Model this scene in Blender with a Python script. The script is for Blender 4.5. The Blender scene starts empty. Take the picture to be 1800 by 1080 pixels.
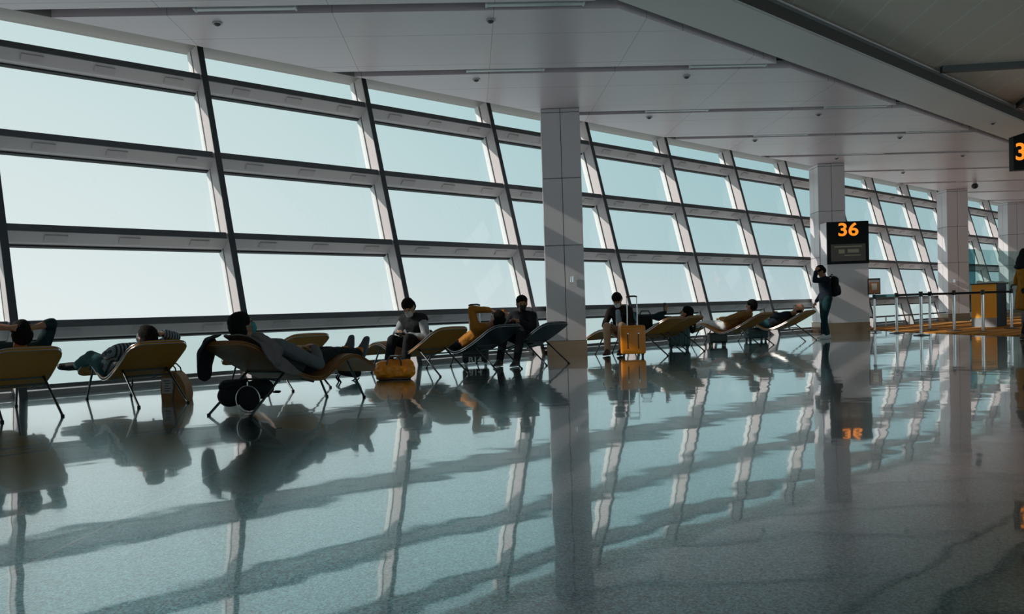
import bpy, bmesh, math, random
import numpy as np
from mathutils import Vector, Matrix, Quaternion, noise

random.seed(7)
SC = bpy.context.scene
COL = SC.collection
PI = math.pi

# ------------------------------------------------------------------ camera
F_PX, CY_PX = 1489.1, 598.15            # focal length and principal row (the photo is cropped at the bottom)
YAW, PITCH, ROLL = math.radians(43.384), math.radians(-1.886), math.radians(-1.905)
CAM_H = 0.793
fw = Vector((math.sin(YAW) * math.cos(PITCH), math.cos(YAW) * math.cos(PITCH), math.sin(PITCH)))
rt = Vector((math.cos(YAW), -math.sin(YAW), 0))
up = rt.cross(fw)
rt2 = rt * math.cos(ROLL) + up * math.sin(ROLL)
up2 = -rt * math.sin(ROLL) + up * math.cos(ROLL)
cd = bpy.data.cameras.new('camera')
cam = bpy.data.objects.new('camera', cd)
COL.objects.link(cam)
cam.matrix_world = Matrix(((rt2.x, up2.x, -fw.x, 0), (rt2.y, up2.y, -fw.y, 0), (rt2.z, up2.z, -fw.z, CAM_H), (0, 0, 0, 1)))
cd.sensor_fit = 'HORIZONTAL'
cd.sensor_width = 36
cd.lens = F_PX / 1800 * 36
cd.shift_y = (CY_PX - 540) / 1800
cd.clip_end = 3000
SC.camera = cam

# ------------------------------------------------------------------ exposure, sky, sun
SC.view_settings.view_transform = 'Standard'
SC.view_settings.look = 'None'
SC.view_settings.exposure = 0.0
SC.view_settings.gamma = 1.0
SC.view_settings.use_curve_mapping = False

W = bpy.data.worlds.new('hazy_sky')
SC.world = W
W.use_nodes = True
nt = W.node_tree
nt.nodes.clear()
def wn(t, **k):
    n = nt.nodes.new(t)
    for a, b in k.items():
        setattr(n, a, b)
    return n
tc = wn('ShaderNodeTexCoord')
sx = wn('ShaderNodeSeparateXYZ')
nt.links.new(tc.outputs['Generated'], sx.inputs[0])
rmp = wn('ShaderNodeValToRGB')
cr = rmp.color_ramp
cr.elements[0].position = 0.0
cr.elements[0].color = (0.53, 0.645, 0.675, 1)
cr.elements[1].position = 0.55
cr.elements[1].color = (0.27, 0.52, 0.55, 1)
e = cr.elements.new(0.07); e.color = (0.41, 0.595, 0.63, 1)
e = cr.elements.new(0.26); e.color = (0.33, 0.57, 0.60, 1)
nt.links.new(sx.outputs['Z'], rmp.inputs[0])
dot = wn('ShaderNodeVectorMath', operation='DOT_PRODUCT')
dot.inputs[1].default_value = (-0.84, 0.54, 0.0)
nt.links.new(tc.outputs['Generated'], dot.inputs[0])
mr = wn('ShaderNodeMapRange', interpolation_type='SMOOTHSTEP')
mr.inputs['From Min'].default_value = -0.62
mr.inputs['From Max'].default_value = 0.45
nt.links.new(dot.outputs['Value'], mr.inputs['Value'])
mix = wn('ShaderNodeMix', data_type='RGBA')
mix.inputs['B'].default_value = (0.83, 0.885, 0.88, 1)
zf = wn('ShaderNodeMapRange')
zf.inputs['From Min'].default_value = 0.0
zf.inputs['From Max'].default_value = 0.6
zf.inputs['To Min'].default_value = 1.05
zf.inputs['To Max'].default_value = 0.2
nt.links.new(sx.outputs['Z'], zf.inputs['Value'])
mm = wn('ShaderNodeMath', operation='MULTIPLY')
nt.links.new(mr.outputs[0], mm.inputs[0])
nt.links.new(zf.outputs[0], mm.inputs[1])
nt.links.new(mm.outputs[0], mix.inputs['Factor'])
nt.links.new(rmp.outputs[0], mix.inputs['A'])
bg = wn('ShaderNodeBackground')
nt.links.new(mix.outputs['Result'], bg.inputs['Color'])
bg.inputs['Strength'].default_value = 1.0
wo = wn('ShaderNodeOutputWorld')
nt.links.new(bg.outputs[0], wo.inputs[0])

sd = bpy.data.lights.new('sun', 'SUN')
sd.energy = 3.4
sd.angle = math.radians(0.9)
sd.color = (1.0, 0.93, 0.84)
sun = bpy.data.objects.new('sun', sd)
COL.objects.link(sun)
SUN_DIR = Vector((0.787, -0.624, -0.50)).normalized()
sun.rotation_euler = SUN_DIR.to_track_quat('-Z', 'Y').to_euler()
sun.location = (-30, 30, 20)

# ------------------------------------------------------------------ materials
MATS = {}
def mat(name, col=(.5, .5, .5), rough=.5, metal=0.0, spec=.5, emit=None, estr=1.0, bump=0.0, bscale=40, var=0.0, vscale=8, coat=0.0, ior=1.5, sheen=0.0):
    if name in MATS:
        return MATS[name]
    m = bpy.data.materials.new(name)
    m.use_nodes = True
    n = m.node_tree.nodes
    l = m.node_tree.links
    p = n['Principled BSDF']
    p.inputs['Base Color'].default_value = (*col, 1)
    p.inputs['Roughness'].default_value = rough
    p.inputs['Metallic'].default_value = metal
    p.inputs['Specular IOR Level'].default_value = spec
    p.inputs['IOR'].default_value = ior
    p.inputs['Coat Weight'].default_value = coat
    p.inputs['Sheen Weight'].default_value = sheen
    t = n.new('ShaderNodeTexCoord')
    nz = n.new('ShaderNodeTexNoise')
    nz.inputs['Scale'].default_value = vscale
    nz.inputs['Detail'].default_value = 4
    l.new(t.outputs['Object'], nz.inputs['Vector'])
    if var > 0:
        mx = n.new('ShaderNodeMix'); mx.data_type = 'RGBA'
        mx.inputs['A'].default_value = (*[c * (1 - var) for c in col], 1)
        mx.inputs['B'].default_value = (*[min(1, c * (1 + var)) for c in col], 1)
        l.new(nz.outputs['Fac'], mx.inputs['Factor'])
        l.new(mx.outputs['Result'], p.inputs['Base Color'])
    if bump > 0:
        nb = n.new('ShaderNodeTexNoise')
        nb.inputs['Scale'].default_value = bscale
        nb.inputs['Detail'].default_value = 3
        l.new(t.outputs['Object'], nb.inputs['Vector'])
        b = n.new('ShaderNodeBump')
        b.inputs['Strength'].default_value = bump
        b.inputs['Distance'].default_value = .02
        l.new(nb.outputs['Fac'], b.inputs['Height'])
        l.new(b.outputs[0], p.inputs['Normal'])
    if emit:
        p.inputs['Emission Color'].default_value = (*emit, 1)
        p.inputs['Emission Strength'].default_value = estr
    MATS[name] = m
    return m

def math_node(n, l, op, a, b=None):
    k = n.new('ShaderNodeMath'); k.operation = op
    for i, v in enumerate((a, b)):
        if v is None:
            continue
        if isinstance(v, (int, float)):
            k.inputs[i].default_value = v
        else:
            l.new(v, k.inputs[i])
    return k.outputs[0]

def seam(n, l, vec, direction, offset, period, width):
    """1 on thin straight joints: lines where dot(vec, direction) = offset + k * period"""
    d = n.new('ShaderNodeVectorMath'); d.operation = 'DOT_PRODUCT'
    l.new(vec, d.inputs[0]); d.inputs[1].default_value = direction
    a = math_node(n, l, 'SUBTRACT', d.outputs['Value'], offset - period / 2)
    a = math_node(n, l, 'FLOORED_MODULO', a, period)
    a = math_node(n, l, 'SUBTRACT', a, period / 2)
    a = math_node(n, l, 'ABSOLUTE', a)
    return math_node(n, l, 'LESS_THAN', a, width / 2)

def floor_material():
    m = bpy.data.materials.new('polished_terrazzo'); m.use_nodes = True
    n, l = m.node_tree.nodes, m.node_tree.links
    p = n['Principled BSDF']
    t = n.new('ShaderNodeTexCoord')
    v = n.new('ShaderNodeTexVoronoi'); v.inputs['Scale'].default_value = 165
    l.new(t.outputs['Object'], v.inputs['Vector'])
    r = n.new('ShaderNodeValToRGB')
    r.color_ramp.interpolation = 'CONSTANT'
    cs = [(0, (.085, .19, .21)), (.30, (.16, .36, .39)), (.58, (.22, .48, .52)), (.80, (.34, .62, .66)), (.93, (.03, .05, .055))]  # teal put into the chip colours stands in for reflected sky haze
    r.color_ramp.elements[0].color = (*cs[0][1], 1)
    r.color_ramp.elements[1].position = cs[1][0]; r.color_ramp.elements[1].color = (*cs[1][1], 1)
    for q, c in cs[2:]:
        e = r.color_ramp.elements.new(q); e.color = (*c, 1)
    sepc = n.new('ShaderNodeSeparateColor'); l.new(v.outputs['Color'], sepc.inputs[0])
    l.new(sepc.outputs[0], r.inputs[0])
    j1 = seam(n, l, t.outputs['Object'], (-0.7009, 0.7133, 0), 1.755, 5.6, .012)
    j2 = seam(n, l, t.outputs['Object'], (0.7133, 0.7009, 0), 10.35, 5.6, .012)
    j = math_node(n, l, 'MAXIMUM', j1, j2)
    mx = n.new('ShaderNodeMix'); mx.data_type = 'RGBA'
    l.new(j, mx.inputs['Factor']); l.new(r.outputs[0], mx.inputs['A']); mx.inputs['B'].default_value = (.45, .48, .48, 1)
    l.new(mx.outputs['Result'], p.inputs['Base Color'])
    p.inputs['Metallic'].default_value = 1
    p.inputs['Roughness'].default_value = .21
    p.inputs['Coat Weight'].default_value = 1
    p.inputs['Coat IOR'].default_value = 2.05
    nz = n.new('ShaderNodeTexNoise'); nz.inputs['Scale'].default_value = 1.7; nz.inputs['Detail'].default_value = 2
    l.new(t.outputs['Object'], nz.inputs['Vector'])
    nr = n.new('ShaderNodeTexNoise'); nr.inputs['Scale'].default_value = .6
    l.new(t.outputs['Object'], nr.inputs['Vector'])
    rr = n.new('ShaderNodeMapRange'); rr.inputs['To Min'].default_value = .015; rr.inputs['To Max'].default_value = .06
    l.new(nr.outputs['Fac'], rr.inputs['Value']); l.new(rr.outputs[0], p.inputs['Coat Roughness'])
    b = n.new('ShaderNodeBump'); b.inputs['Strength'].default_value = .2; b.inputs['Distance'].default_value = .012
    l.new(nz.outputs['Fac'], b.inputs['Height']); l.new(b.outputs[0], p.inputs['Coat Normal'])
    return m

def ceiling_material(name, col, seams, rough=.38, seamcol=(.16, .16, .165)):
    m = bpy.data.materials.new(name); m.use_nodes = True
    n, l = m.node_tree.nodes, m.node_tree.links
    p = n['Principled BSDF']; p.inputs['Roughness'].default_value = rough
    t = n.new('ShaderNodeTexCoord')
    prev = None
    for s in seams:
        o = seam(n, l, t.outputs['Object'], *s)
        prev = o if prev is None else math_node(n, l, 'MAXIMUM', prev, o)
    nz = n.new('ShaderNodeTexNoise'); nz.inputs['Scale'].default_value = .5
    l.new(t.outputs['Object'], nz.inputs['Vector'])
    m0 = n.new('ShaderNodeMix'); m0.data_type = 'RGBA'
    m0.inputs['A'].default_value = (*[c * .95 for c in col], 1); m0.inputs['B'].default_value = (*[c * 1.05 for c in col], 1)
    l.new(nz.outputs['Fac'], m0.inputs['Factor'])
    mx = n.new('ShaderNodeMix'); mx.data_type = 'RGBA'
    mx.inputs['B'].default_value = (*seamcol, 1)
    l.new(m0.outputs['Result'], mx.inputs['A'])
    if prev is not None:
        l.new(prev, mx.inputs['Factor'])
    else:
        mx.inputs['Factor'].default_value = 0
    l.new(mx.outputs['Result'], p.inputs['Base Color'])
    return m

def glass_material(name, tint, refl=.8):
    m = bpy.data.materials.new(name); m.use_nodes = True
    n, l = m.node_tree.nodes, m.node_tree.links
    n.remove(n['Principled BSDF'])
    tr = n.new('ShaderNodeBsdfTransparent'); tr.inputs[0].default_value = (*tint, 1)
    gl = n.new('ShaderNodeBsdfGlossy'); gl.inputs['Roughness'].default_value = .0
    fr = n.new('ShaderNodeLayerWeight'); fr.inputs['Blend'].default_value = .5
    mu = math_node(n, l, 'POWER', fr.outputs['Facing'], 4.5)
    mu = math_node(n, l, 'MULTIPLY_ADD', mu, refl * .9)
    mu.node.inputs[2].default_value = refl * .06
    mx = n.new('ShaderNodeMixShader')
    l.new(mu, mx.inputs[0]); l.new(tr.outputs[0], mx.inputs[1]); l.new(gl.outputs[0], mx.inputs[2])
    l.new(mx.outputs[0], n['Material Output'].inputs['Surface'])
    return m

def carpet_material():
    m = bpy.data.materials.new('striped_orange_carpet'); m.use_nodes = True
    n, l = m.node_tree.nodes, m.node_tree.links
    p = n['Principled BSDF']; p.inputs['Roughness'].default_value = .95; p.inputs['Specular IOR Level'].default_value = .1
    t = n.new('ShaderNodeTexCoord')
    mp = n.new('ShaderNodeMapping'); mp.inputs['Rotation'].default_value = (0, 0, math.radians(45)); mp.inputs['Scale'].default_value = (.12, 2.2, 1)
    l.new(t.outputs['Object'], mp.inputs[0])
    nz = n.new('ShaderNodeTexNoise'); nz.inputs['Scale'].default_value = 1.3; nz.inputs['Detail'].default_value = 3
    l.new(mp.outputs[0], nz.inputs['Vector'])
    r = n.new('ShaderNodeValToRGB')
    r.color_ramp.elements[0].position = .36; r.color_ramp.elements[0].color = (.26, .09, .016, 1)
    r.color_ramp.elements[1].position = .62; r.color_ramp.elements[1].color = (.85, .42, .13, 1)
    e = r.color_ramp.elements.new(.5); e.color = (.62, .25, .05, 1)
    l.new(nz.outputs['Fac'], r.inputs[0]); l.new(r.outputs[0], p.inputs['Base Color'])
    return m

M_FLOOR = floor_material()
M_GLASS = glass_material('window_glass', (.95, .985, .985))
M_PART = glass_material('green_tinted_glass', (.80, .93, .92), .8)
M_TEALGLASS = glass_material('dark_teal_glass', (.30, .48, .50), .8)
M_ALU = mat('grey_painted_aluminium', (.60, .545, .56), .42)
M_FASCIA = mat('dark_grey_fascia', (.10, .105, .115), .5)
M_CAP = mat('charcoal_front_cap', (.055, .062, .072), .45)
M_GASK = mat('black_gasket', (.012, .013, .015), .6)
M_WHITEFR = mat('white_glazing_profile', (.78, .79, .80), .4)
M_KERB = mat('pale_kerb_panel', (.55, .57, .58), .5)
M_COLUMN = mat('grey_column_panel', (.70, .645, .67), .36)
M_JOINT = mat('dark_panel_joint', (.03, .03, .035), .7)
M_BRONZE = mat('bronze_skirting', (.20, .13, .085), .28, .75)
M_SLOT = mat('dark_ceiling_slot', (.065, .06, .055), .7)
M_DIFF = mat('unlit_acrylic_diffuser', (.72, .74, .74), .3)
M_WALL = mat('grey_wall', (.30, .30, .31), .6)
M_APRON = mat('hazy_concrete_apron', (.60, .605, .615), .9, var=.05, vscale=.01)
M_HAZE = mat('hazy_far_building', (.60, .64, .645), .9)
M_CHROME = mat('chrome', (.75, .76, .78), .16, 1.0)
M_STEEL = mat('brushed_steel', (.55, .56, .58), .28, 1.0)
M_TUBE = mat('dark_chrome_tube', (.07, .075, .08), .32, .7)
M_TAN = mat('tan_leather', (.42, .165, .02), .5, spec=.3, bump=.08, bscale=60, var=.12, vscale=5)
M_BROWN = mat('brown_leather', (.22, .09, .028), .48, spec=.3, bump=.08, bscale=60, var=.12, vscale=5)
M_BLKL = mat('black_leather', (.018, .022, .028), .38, bump=.08, bscale=60)
M_SKIN = mat('skin', (.36, .17, .095), .5, var=.08, vscale=20)
M_SKIN2 = mat('light_skin', (.45, .23, .14), .5, var=.08, vscale=20)
M_HAIR = mat('black_hair', (.008, .007, .007), .75, spec=.12, bump=.5, bscale=160)
M_LIP = mat('lips', (.26, .09, .07), .45)
M_EYE = mat('dark_eye', (.015, .012, .01), .2)
def cloth(name, col, var=.15, bump=.35, bscale=22):
    return mat(name, col, .88, spec=.2, bump=bump, bscale=bscale, var=var, vscale=14)
M_BLACK = cloth('black_cloth', (.014, .015, .018))
M_BLACKPL = mat('black_plastic', (.018, .019, .021), .45)
M_RUBBER = mat('black_rubber', (.012, .012, .013), .8)
M_NUM = mat('amber_sign_digits', (.9, .30, .03), .5, emit=(1.0, .27, .012), estr=1.0)
M_SIGN = mat('black_sign_face', (.005, .006, .007), .4, spec=.12)
M_SCREEN = mat('dim_screen', (.012, .012, .012), .3, spec=.15, emit=(.05, .05, .042), estr=.3)
M_WHITE = mat('white_plastic', (.78, .79, .79), .4)
M_PAPER = mat('paper', (.75, .72, .68), .8)

# ------------------------------------------------------------------ mesh helpers
class MB:
    """collects closed shapes and links them as one mesh object"""
    def __init__(s):
        s.bm = bmesh.new()
    def merge(s, other):
        me = bpy.data.meshes.new('tmp'); other.to_mesh(me); other.free()
        s.bm.from_mesh(me); bpy.data.meshes.remove(me)
        return s
    def box(s, c, size, rot=None, bev=0.0, seg=2):
        b = bmesh.new()
        bmesh.ops.create_cube(b, size=1)
        bmesh.ops.scale(b, vec=size, verts=b.verts)
        if bev > 0:
            bmesh.ops.bevel(b, geom=list(b.edges), offset=bev, segments=seg, profile=.6, affect='EDGES')
        if rot is not None:
            bmesh.ops.rotate(b, cent=(0, 0, 0), matrix=rot if isinstance(rot, Matrix) else Matrix.Rotation(rot, 3, 'Z'), verts=b.verts)
        bmesh.ops.translate(b, vec=c, verts=b.verts)
        return s.merge(b)
    def tube(s, pts, r, n=10, closed=False):
        pts = [Vector(p) for p in pts]
        rs = r if isinstance(r, (list, tuple)) else [r] * len(pts)
        rings = []
        N = len(pts)
        prev = None
        for i, p in enumerate(pts):
            if closed:
                t = (pts[(i + 1) % N] - pts[i - 1])
            else:
                t = pts[min(i + 1, N - 1)] - pts[max(i - 1, 0)]
            t.normalize()
            if prev is None:
                a = t.orthogonal().normalized()
            else:
                a = (prev - t * prev.dot(t)).normalized()
            prev = a
            b = t.cross(a)
            k = 1.0
            if 0 < i < N - 1:
                d1 = (pts[i] - pts[i - 1]).normalized()
                k = 1 / max(.6, d1.dot(t))
            rings.append([s.bm.verts.new(p + (a * math.cos(q) + b * math.sin(q)) * rs[i] * k) for q in [2 * PI * j / n for j in range(n)]])
        m = N if closed else N - 1
        for i in range(m):
            A, B = rings[i], rings[(i + 1) % N]
            for j in range(n):
                s.bm.faces.new((A[j], A[(j + 1) % n], B[(j + 1) % n], B[j]))
        if not closed:
            s.bm.faces.new(rings[0][::-1]); s.bm.faces.new(rings[-1])
        return s
    def cyl(s, c, r, h, axis='Z', n=24, r2=None):
        b = bmesh.new()
        bmesh.ops.create_cone(b, cap_ends=True, segments=n, radius1=r, radius2=r if r2 is None else r2, depth=h)
        if axis == 'X':
            bmesh.ops.rotate(b, cent=(0, 0, 0), matrix=Matrix.Rotation(PI / 2, 3, 'Y'), verts=b.verts)
        elif axis == 'Y':
            bmesh.ops.rotate(b, cent=(0, 0, 0), matrix=Matrix.Rotation(PI / 2, 3, 'X'), verts=b.verts)
        elif isinstance(axis, Vector):
            bmesh.ops.rotate(b, cent=(0, 0, 0), matrix=axis.to_track_quat('Z', 'Y').to_matrix(), verts=b.verts)
        bmesh.ops.translate(b, vec=c, verts=b.verts)
        return s.merge(b)
    def ball(s, c, r, sub=2, R=None):
        b = bmesh.new()
        bmesh.ops.create_icosphere(b, subdivisions=sub, radius=1)
        rr = r if isinstance(r, (tuple, list)) else (r, r, r)
        bmesh.ops.scale(b, vec=rr, verts=b.verts)
        if R is not None:
            bmesh.ops.rotate(b, cent=(0, 0, 0), matrix=R, verts=b.verts)
        bmesh.ops.translate(b, vec=c, verts=b.verts)
        return s.merge(b)
    def hull(s, items, sub=2):
        """convex hull of ellipsoids: items are (centre, radii, rotation)"""
        b = bmesh.new()
        for it in items:
            c, r = Vector(it[0]), it[1]
            R = it[2] if len(it) > 2 and it[2] is not None else Matrix.Identity(3)
            rr = r if isinstance(r, (tuple, list)) else (r, r, r)
            for v in ICO[sub]:
                b.verts.new(c + R @ Vector((v[0] * rr[0], v[1] * rr[1], v[2] * rr[2])))
        res = bmesh.ops.convex_hull(b, input=b.verts)
        bmesh.ops.delete(b, geom=list({g for g in list(res['geom_interior']) + list(res['geom_unused']) if isinstance(g, bmesh.types.BMVert)}), context='VERTS')
        return s.merge(b)
    def prism(s, poly, z0, z1, M=None):
        """poly in xy extruded in z, then transformed by M (4x4)"""
        M = M or Matrix.Identity(4)
        a = [s.bm.verts.new(M @ Vector((x, y, z0))) for x, y in poly]
        b = [s.bm.verts.new(M @ Vector((x, y, z1))) for x, y in poly]
        s.bm.faces.new(a[::-1]); s.bm.faces.new(b)
        n = len(poly)
        for i in range(n):
            s.bm.faces.new((a[i], a[(i + 1) % n], b[(i + 1) % n], b[i]))
        return s
    def quad(s, pts):
        s.bm.faces.new([s.bm.verts.new(p) for p in pts])
        return s
    def build(s, name, m, parent=None, smooth=True, angle=40):
        bmesh.ops.recalc_face_normals(s.bm, faces=s.bm.faces)
        me = bpy.data.meshes.new(name)
        s.bm.to_mesh(me); s.bm.free()
        me.materials.append(m)
        if smooth:
            me.shade_smooth()
            me.set_sharp_from_angle(angle=math.radians(angle))
        o = bpy.data.objects.new(name, me)
        COL.objects.link(o)
        if parent is not None:
            o.parent = parent
        return o

ICO = {}
for k_ in (1, 2, 3):
    b_ = bmesh.new(); bmesh.ops.create_icosphere(b_, subdivisions=k_, radius=1)
    ICO[k_] = [tuple(v.co) for v in b_.verts]; b_.free()

def vox(name, mb, m, parent=None, size=.011, it=3, noise_amp=0.0, nscale=9.0, cut=None):
    """fuse the overlapping shapes of mb into one continuous skin"""
    bmesh.ops.recalc_face_normals(mb.bm, faces=mb.bm.faces)
    me = bpy.data.meshes.new('tmp'); mb.bm.to_mesh(me); mb.bm.free()
    o = bpy.data.objects.new('tmp', me); COL.objects.link(o)
    md = o.modifiers.new('r', 'REMESH'); md.mode = 'VOXEL'; md.voxel_size = size
    dg = bpy.context.evaluated_depsgraph_get(); dg.update()
    out = bpy.data.meshes.new_from_object(o.evaluated_get(dg))
    bpy.data.objects.remove(o); bpy.data.meshes.remove(me)
    b = bmesh.new(); b.from_mesh(out); bpy.data.meshes.remove(out)
    for _ in range(it):
        bmesh.ops.smooth_vert(b, verts=b.verts, factor=.5, use_axis_x=True, use_axis_y=True, use_axis_z=True)
    if noise_amp:
        b.normal_update()
        off = Vector((random.random() * 9, random.random() * 9, random.random() * 9))
        for v in b.verts:
            q = v.co * nscale + off
            v.co += v.normal * noise_amp * (noise.noise(q) + .5 * noise.noise(q * 2.1))
    if cut:
        for co, no in cut:
            bmesh.ops.bisect_plane(b, geom=list(b.verts) + list(b.edges) + list(b.faces), plane_co=co, plane_no=no, clear_outer=True)
    me = bpy.data.meshes.new(name); b.to_mesh(me); b.free()
    me.materials.append(m); me.shade_smooth()
    o = bpy.data.objects.new(name, me); COL.objects.link(o)
    if parent is not None:
        o.parent = parent
    return o

def empty(name, loc=(0, 0, 0), rz=0.0):
    o = bpy.data.objects.new(name, None); COL.objects.link(o)
    o.location = loc; o.rotation_euler = (0, 0, rz); o.empty_display_size = .1
    return o
def tag(o, label=None, cat=None, group=None, kind=None):
    if label: o['label'] = label
    if cat: o['category'] = cat
    if group: o['group'] = group
    if kind: o['kind'] = kind
    return o
def kids(o):
    return [c for c in COL.objects if c.parent == o]
def copy_tree(o, parent=None):
    c = o.copy(); COL.objects.link(c)
    if parent is not None:
        c.parent = parent
    for ch in kids(o):
        copy_tree(ch, c)
    return c
def struct(o, label=None):
    return tag(o, label, None, None, 'structure')

# ------------------------------------------------------------------ the hall: floor, ceiling, facade, columns
X0, STEP, YB, TL, ZT = 5.411, 2.818, 10.801, 0.266, 4.826      # facade: right edge of mullion k stands at X0 + k * STEP
ZC, ZU = 4.37, 4.62                                            # lower and upper ceiling
NRM = math.hypot(1, TL)
UV, NV = Vector((0, TL, 1)) / NRM, Vector((0, 1, -TL)) / NRM   # up along the leaning glass, outward normal
AX, BX = Vector((.7071, -.7071, 0)), Vector((.7071, .7071, 0)) # directions of the column grid
Z_ = Vector((0, 0, 1))
def fac(x, w, v):
    return Vector((x, YB, 0)) + UV * v + NV * w
def facM(x):
    """prism axes: x -> outward w, y -> up the facade, z -> along the facade"""
    o = Vector((x, YB, 0))
    return Matrix(((NV.x, UV.x, 1, o.x), (NV.y, UV.y, 0, o.y), (NV.z, UV.z, 0, o.z), (0, 0, 0, 1)))
def rect(a, b, c, d):
    return [(a, c), (b, c), (b, d), (a, d)]
XL, XR, YBACK = -8.0, 48.0, -4.6

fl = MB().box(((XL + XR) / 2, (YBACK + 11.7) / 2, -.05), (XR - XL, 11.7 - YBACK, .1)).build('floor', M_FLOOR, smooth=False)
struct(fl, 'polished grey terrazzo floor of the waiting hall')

# outside: apron and hazy far buildings
ap = MB().box((0, 912, -6.1), (4000, 1800, .2)).build('ground', M_APRON, smooth=False)
struct(ap, 'pale hazy airport apron beyond the windows')
for i, (x, y, w, d, h) in enumerate([(250, 520, 60, 30, 7), (330, 500, 34, 26, 9), (395, 470, 46, 26, 6)]):
    b = MB()
    b.box((x, y, -6 + h / 2), (w, d, h)).box((x - w * .2, y, -6 + h + .8), (w * .3, d * .6, 1.6))
    o = b.build('far_building', M_HAZE, smooth=False)
    tag(o, ['widest pale far building on the hazy apron', 'tallest pale far building on the hazy apron', 'lowest pale far building on the hazy apron'][i], 'building', 'far buildings in the haze')

# facade bays, one window each
RAILS = [.883, 2.044, 3.217, 4.386]
K0, K1 = -4, 15
def mk_mullion(par):
    m = MB()
    m.prism(rect(.012, .215, .0, ZT * NRM + .02), -.085, 0, facM(0))
    g = m.build('mullion', M_ALU, par, False)
    MB().prism(rect(0, .014, .0, ZT * NRM), -.086, .001, facM(0)).build('front_cap', M_CAP, g, False)
    MB().prism(rect(.188, .252, .0, ZT * NRM), -.062, -.023, facM(0)).build('gasket', M_GASK, g, False)
    MB().prism(rect(.25, .36, .0, ZT * NRM + .03), -.088, .003, facM(0)).build('glazing_profile', M_WHITEFR, g, False)
def mk_rail(par, z):
    L0, L1 = -STEP + .001, -.086
    v = z * NRM
    m = MB()
    m.prism([(.035, v), (.035, v - .085), (.20, v - .165), (.36, v - .165), (.36, v - .02), (.24, v)], L0, L1, facM(0))
    for q in (.2, .52, .86):
        xx = L0 + (L1 - L0) * q
        m.prism([(.075, v - .10), (.155, v - .15), (.15, v - .168), (.07, v - .118)], xx - .13, xx + .13, facM(0))
    r = m.build('rail', M_ALU, par, False)
    MB().prism(rect(.02, .036, v - .085, v + .003), L0, L1 - .02, facM(0)).build('fascia', M_FASCIA, r, False)
    MB().prism(rect(.358, .47, v - .07, v - .02), L0, L1, facM(0)).build('shade_blade', M_ALU, r, False)  # unseen outer blade, added to lengthen the shade on the mullion sides
    MB().prism(rect(.28, .35, v - .185, v - .164), L0, L1, facM(0)).build('gasket', M_GASK, r, False)
def mk_pane(par, z0, z1):
    m = MB()
    m.quad([fac(-STEP + .003, .30, z0 * NRM), fac(-.086, .30, z0 * NRM), fac(-.086, .30, z1 * NRM), fac(-STEP + .003, .30, z1 * NRM)])
    m.build('pane', M_GLASS, par, False)
M_KERB2 = mat('mid_grey_kerb', (.34, .31, .32), .5)
def mk_window():
    w = empty('window_1')
    mk_mullion(w)
    for z in RAILS:
        mk_rail(w, z)
    zs = [.045] + RAILS + [ZT + .02]
    for i in range(5):
        mk_pane(w, zs[i] - (.0 if i == 0 else .02), zs[i + 1] - (.185 if i < 4 else 0))
    s = MB().box((-STEP / 2, 11.22, .025), (STEP, .34, .05)).build('sill', M_KERB2, w, False)
    MB().prism(rect(.24, .34, .155, .19), -STEP + .001, -.086, facM(0)).build('transom', M_FASCIA, s, False)
    return w
win = mk_window()
for i, k in enumerate(range(K0, K1 + 1)):
    w = win if i == 0 else copy_tree(win)
    w.name = 'window_%d' % (i + 1)
    w.location = (X0 + k * STEP, 0, 0)
    struct(w)

# ceiling: panel strips between oblique slots, a long channel, a smooth band, then the higher plank ceiling
GD = Vector((.7587, -.6515, 0))
GX = [-12.4, -8.4, -4.45, -.5, 3.45, 7.55, 11.85, 15.6, 19.45, 23.5, 27.5, 31.5, 35.5, 39.5, 43.5, 47.5, 51.5]   # slot edges at Y = 10.4
SLOT = .40                                                       # slot width measured along X
YC0, YC1 = 6.47, 10.76
def gx(x, y):
    return x + (10.4 - y) * GD.x / -GD.y
cs_ = MB()
for a, b in zip(GX[:-1], GX[1:]):
    b2 = b - SLOT
    cs_.prism([(gx(a, YC1), YC1), (gx(b2, YC1), YC1), (gx(b2, YC0), YC0), (gx(a, YC0), YC0)][::-1], ZC, ZC + .12)
GN = Vector((.6515, .7587, 0))
sk = [((GN.x, GN.y, 0), GN.x * 3.45 + GN.y * 10.4 + .86, 2.62 / 2, .007), ((GD.x, GD.y, 0), .4, 1.9, .006)]
M_CEIL = ceiling_material('pale_grey_ceiling_panel', (.84, .71, .76), sk, .33)
M_CEIL2 = ceiling_material('plain_grey_ceiling_band', (.86, .77, .76), [], .45)
M_PLANK = ceiling_material('dark_grey_ceiling_plank', (.84, .69, .61), [((-.66, .75, 0), -5.81, .62, .022)], .55, (.9, .88, .86))
o = cs_.build('ceiling', M_CEIL, smooth=False)
struct(o, 'pale grey panelled ceiling with oblique slots')
MB().box(((XL + XR) / 2, 8.5, ZC + .14), (XR - XL, 4.6, .02)).build('slot_backing', M_SLOT, o, False)
MB().box(((XL + XR) / 2, 5.885, ZC + .07), (XR - XL, .83, .14)).build('ceiling_band', M_CEIL2, o, False)
struct(MB().box(((XL + XR) / 2, (YBACK + 5.47) / 2, ZU + .05), (XR - XL, 5.47 - YBACK, .1)).build('ceiling_upper', M_PLANK, smooth=False), 'darker plank ceiling above the walkway')
r = MB().box(((XL + XR) / 2, 5.475, (ZC + ZU) / 2 + .03), (XR - XL, .02, ZU - ZC + .05)).build('trim_1', M_SLOT, smooth=False)
struct(r)
MB().box(((XL + XR) / 2, 5.44, ZU - .045), (XR - XL, .09, .025)).build('ledge', M_ALU, r, False)
MB().box(((XL + XR) / 2, 5.455, ZC + .008), (XR - XL, .03, .016)).build('edge', M_ALU, r, False)
pel = MB()
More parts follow.
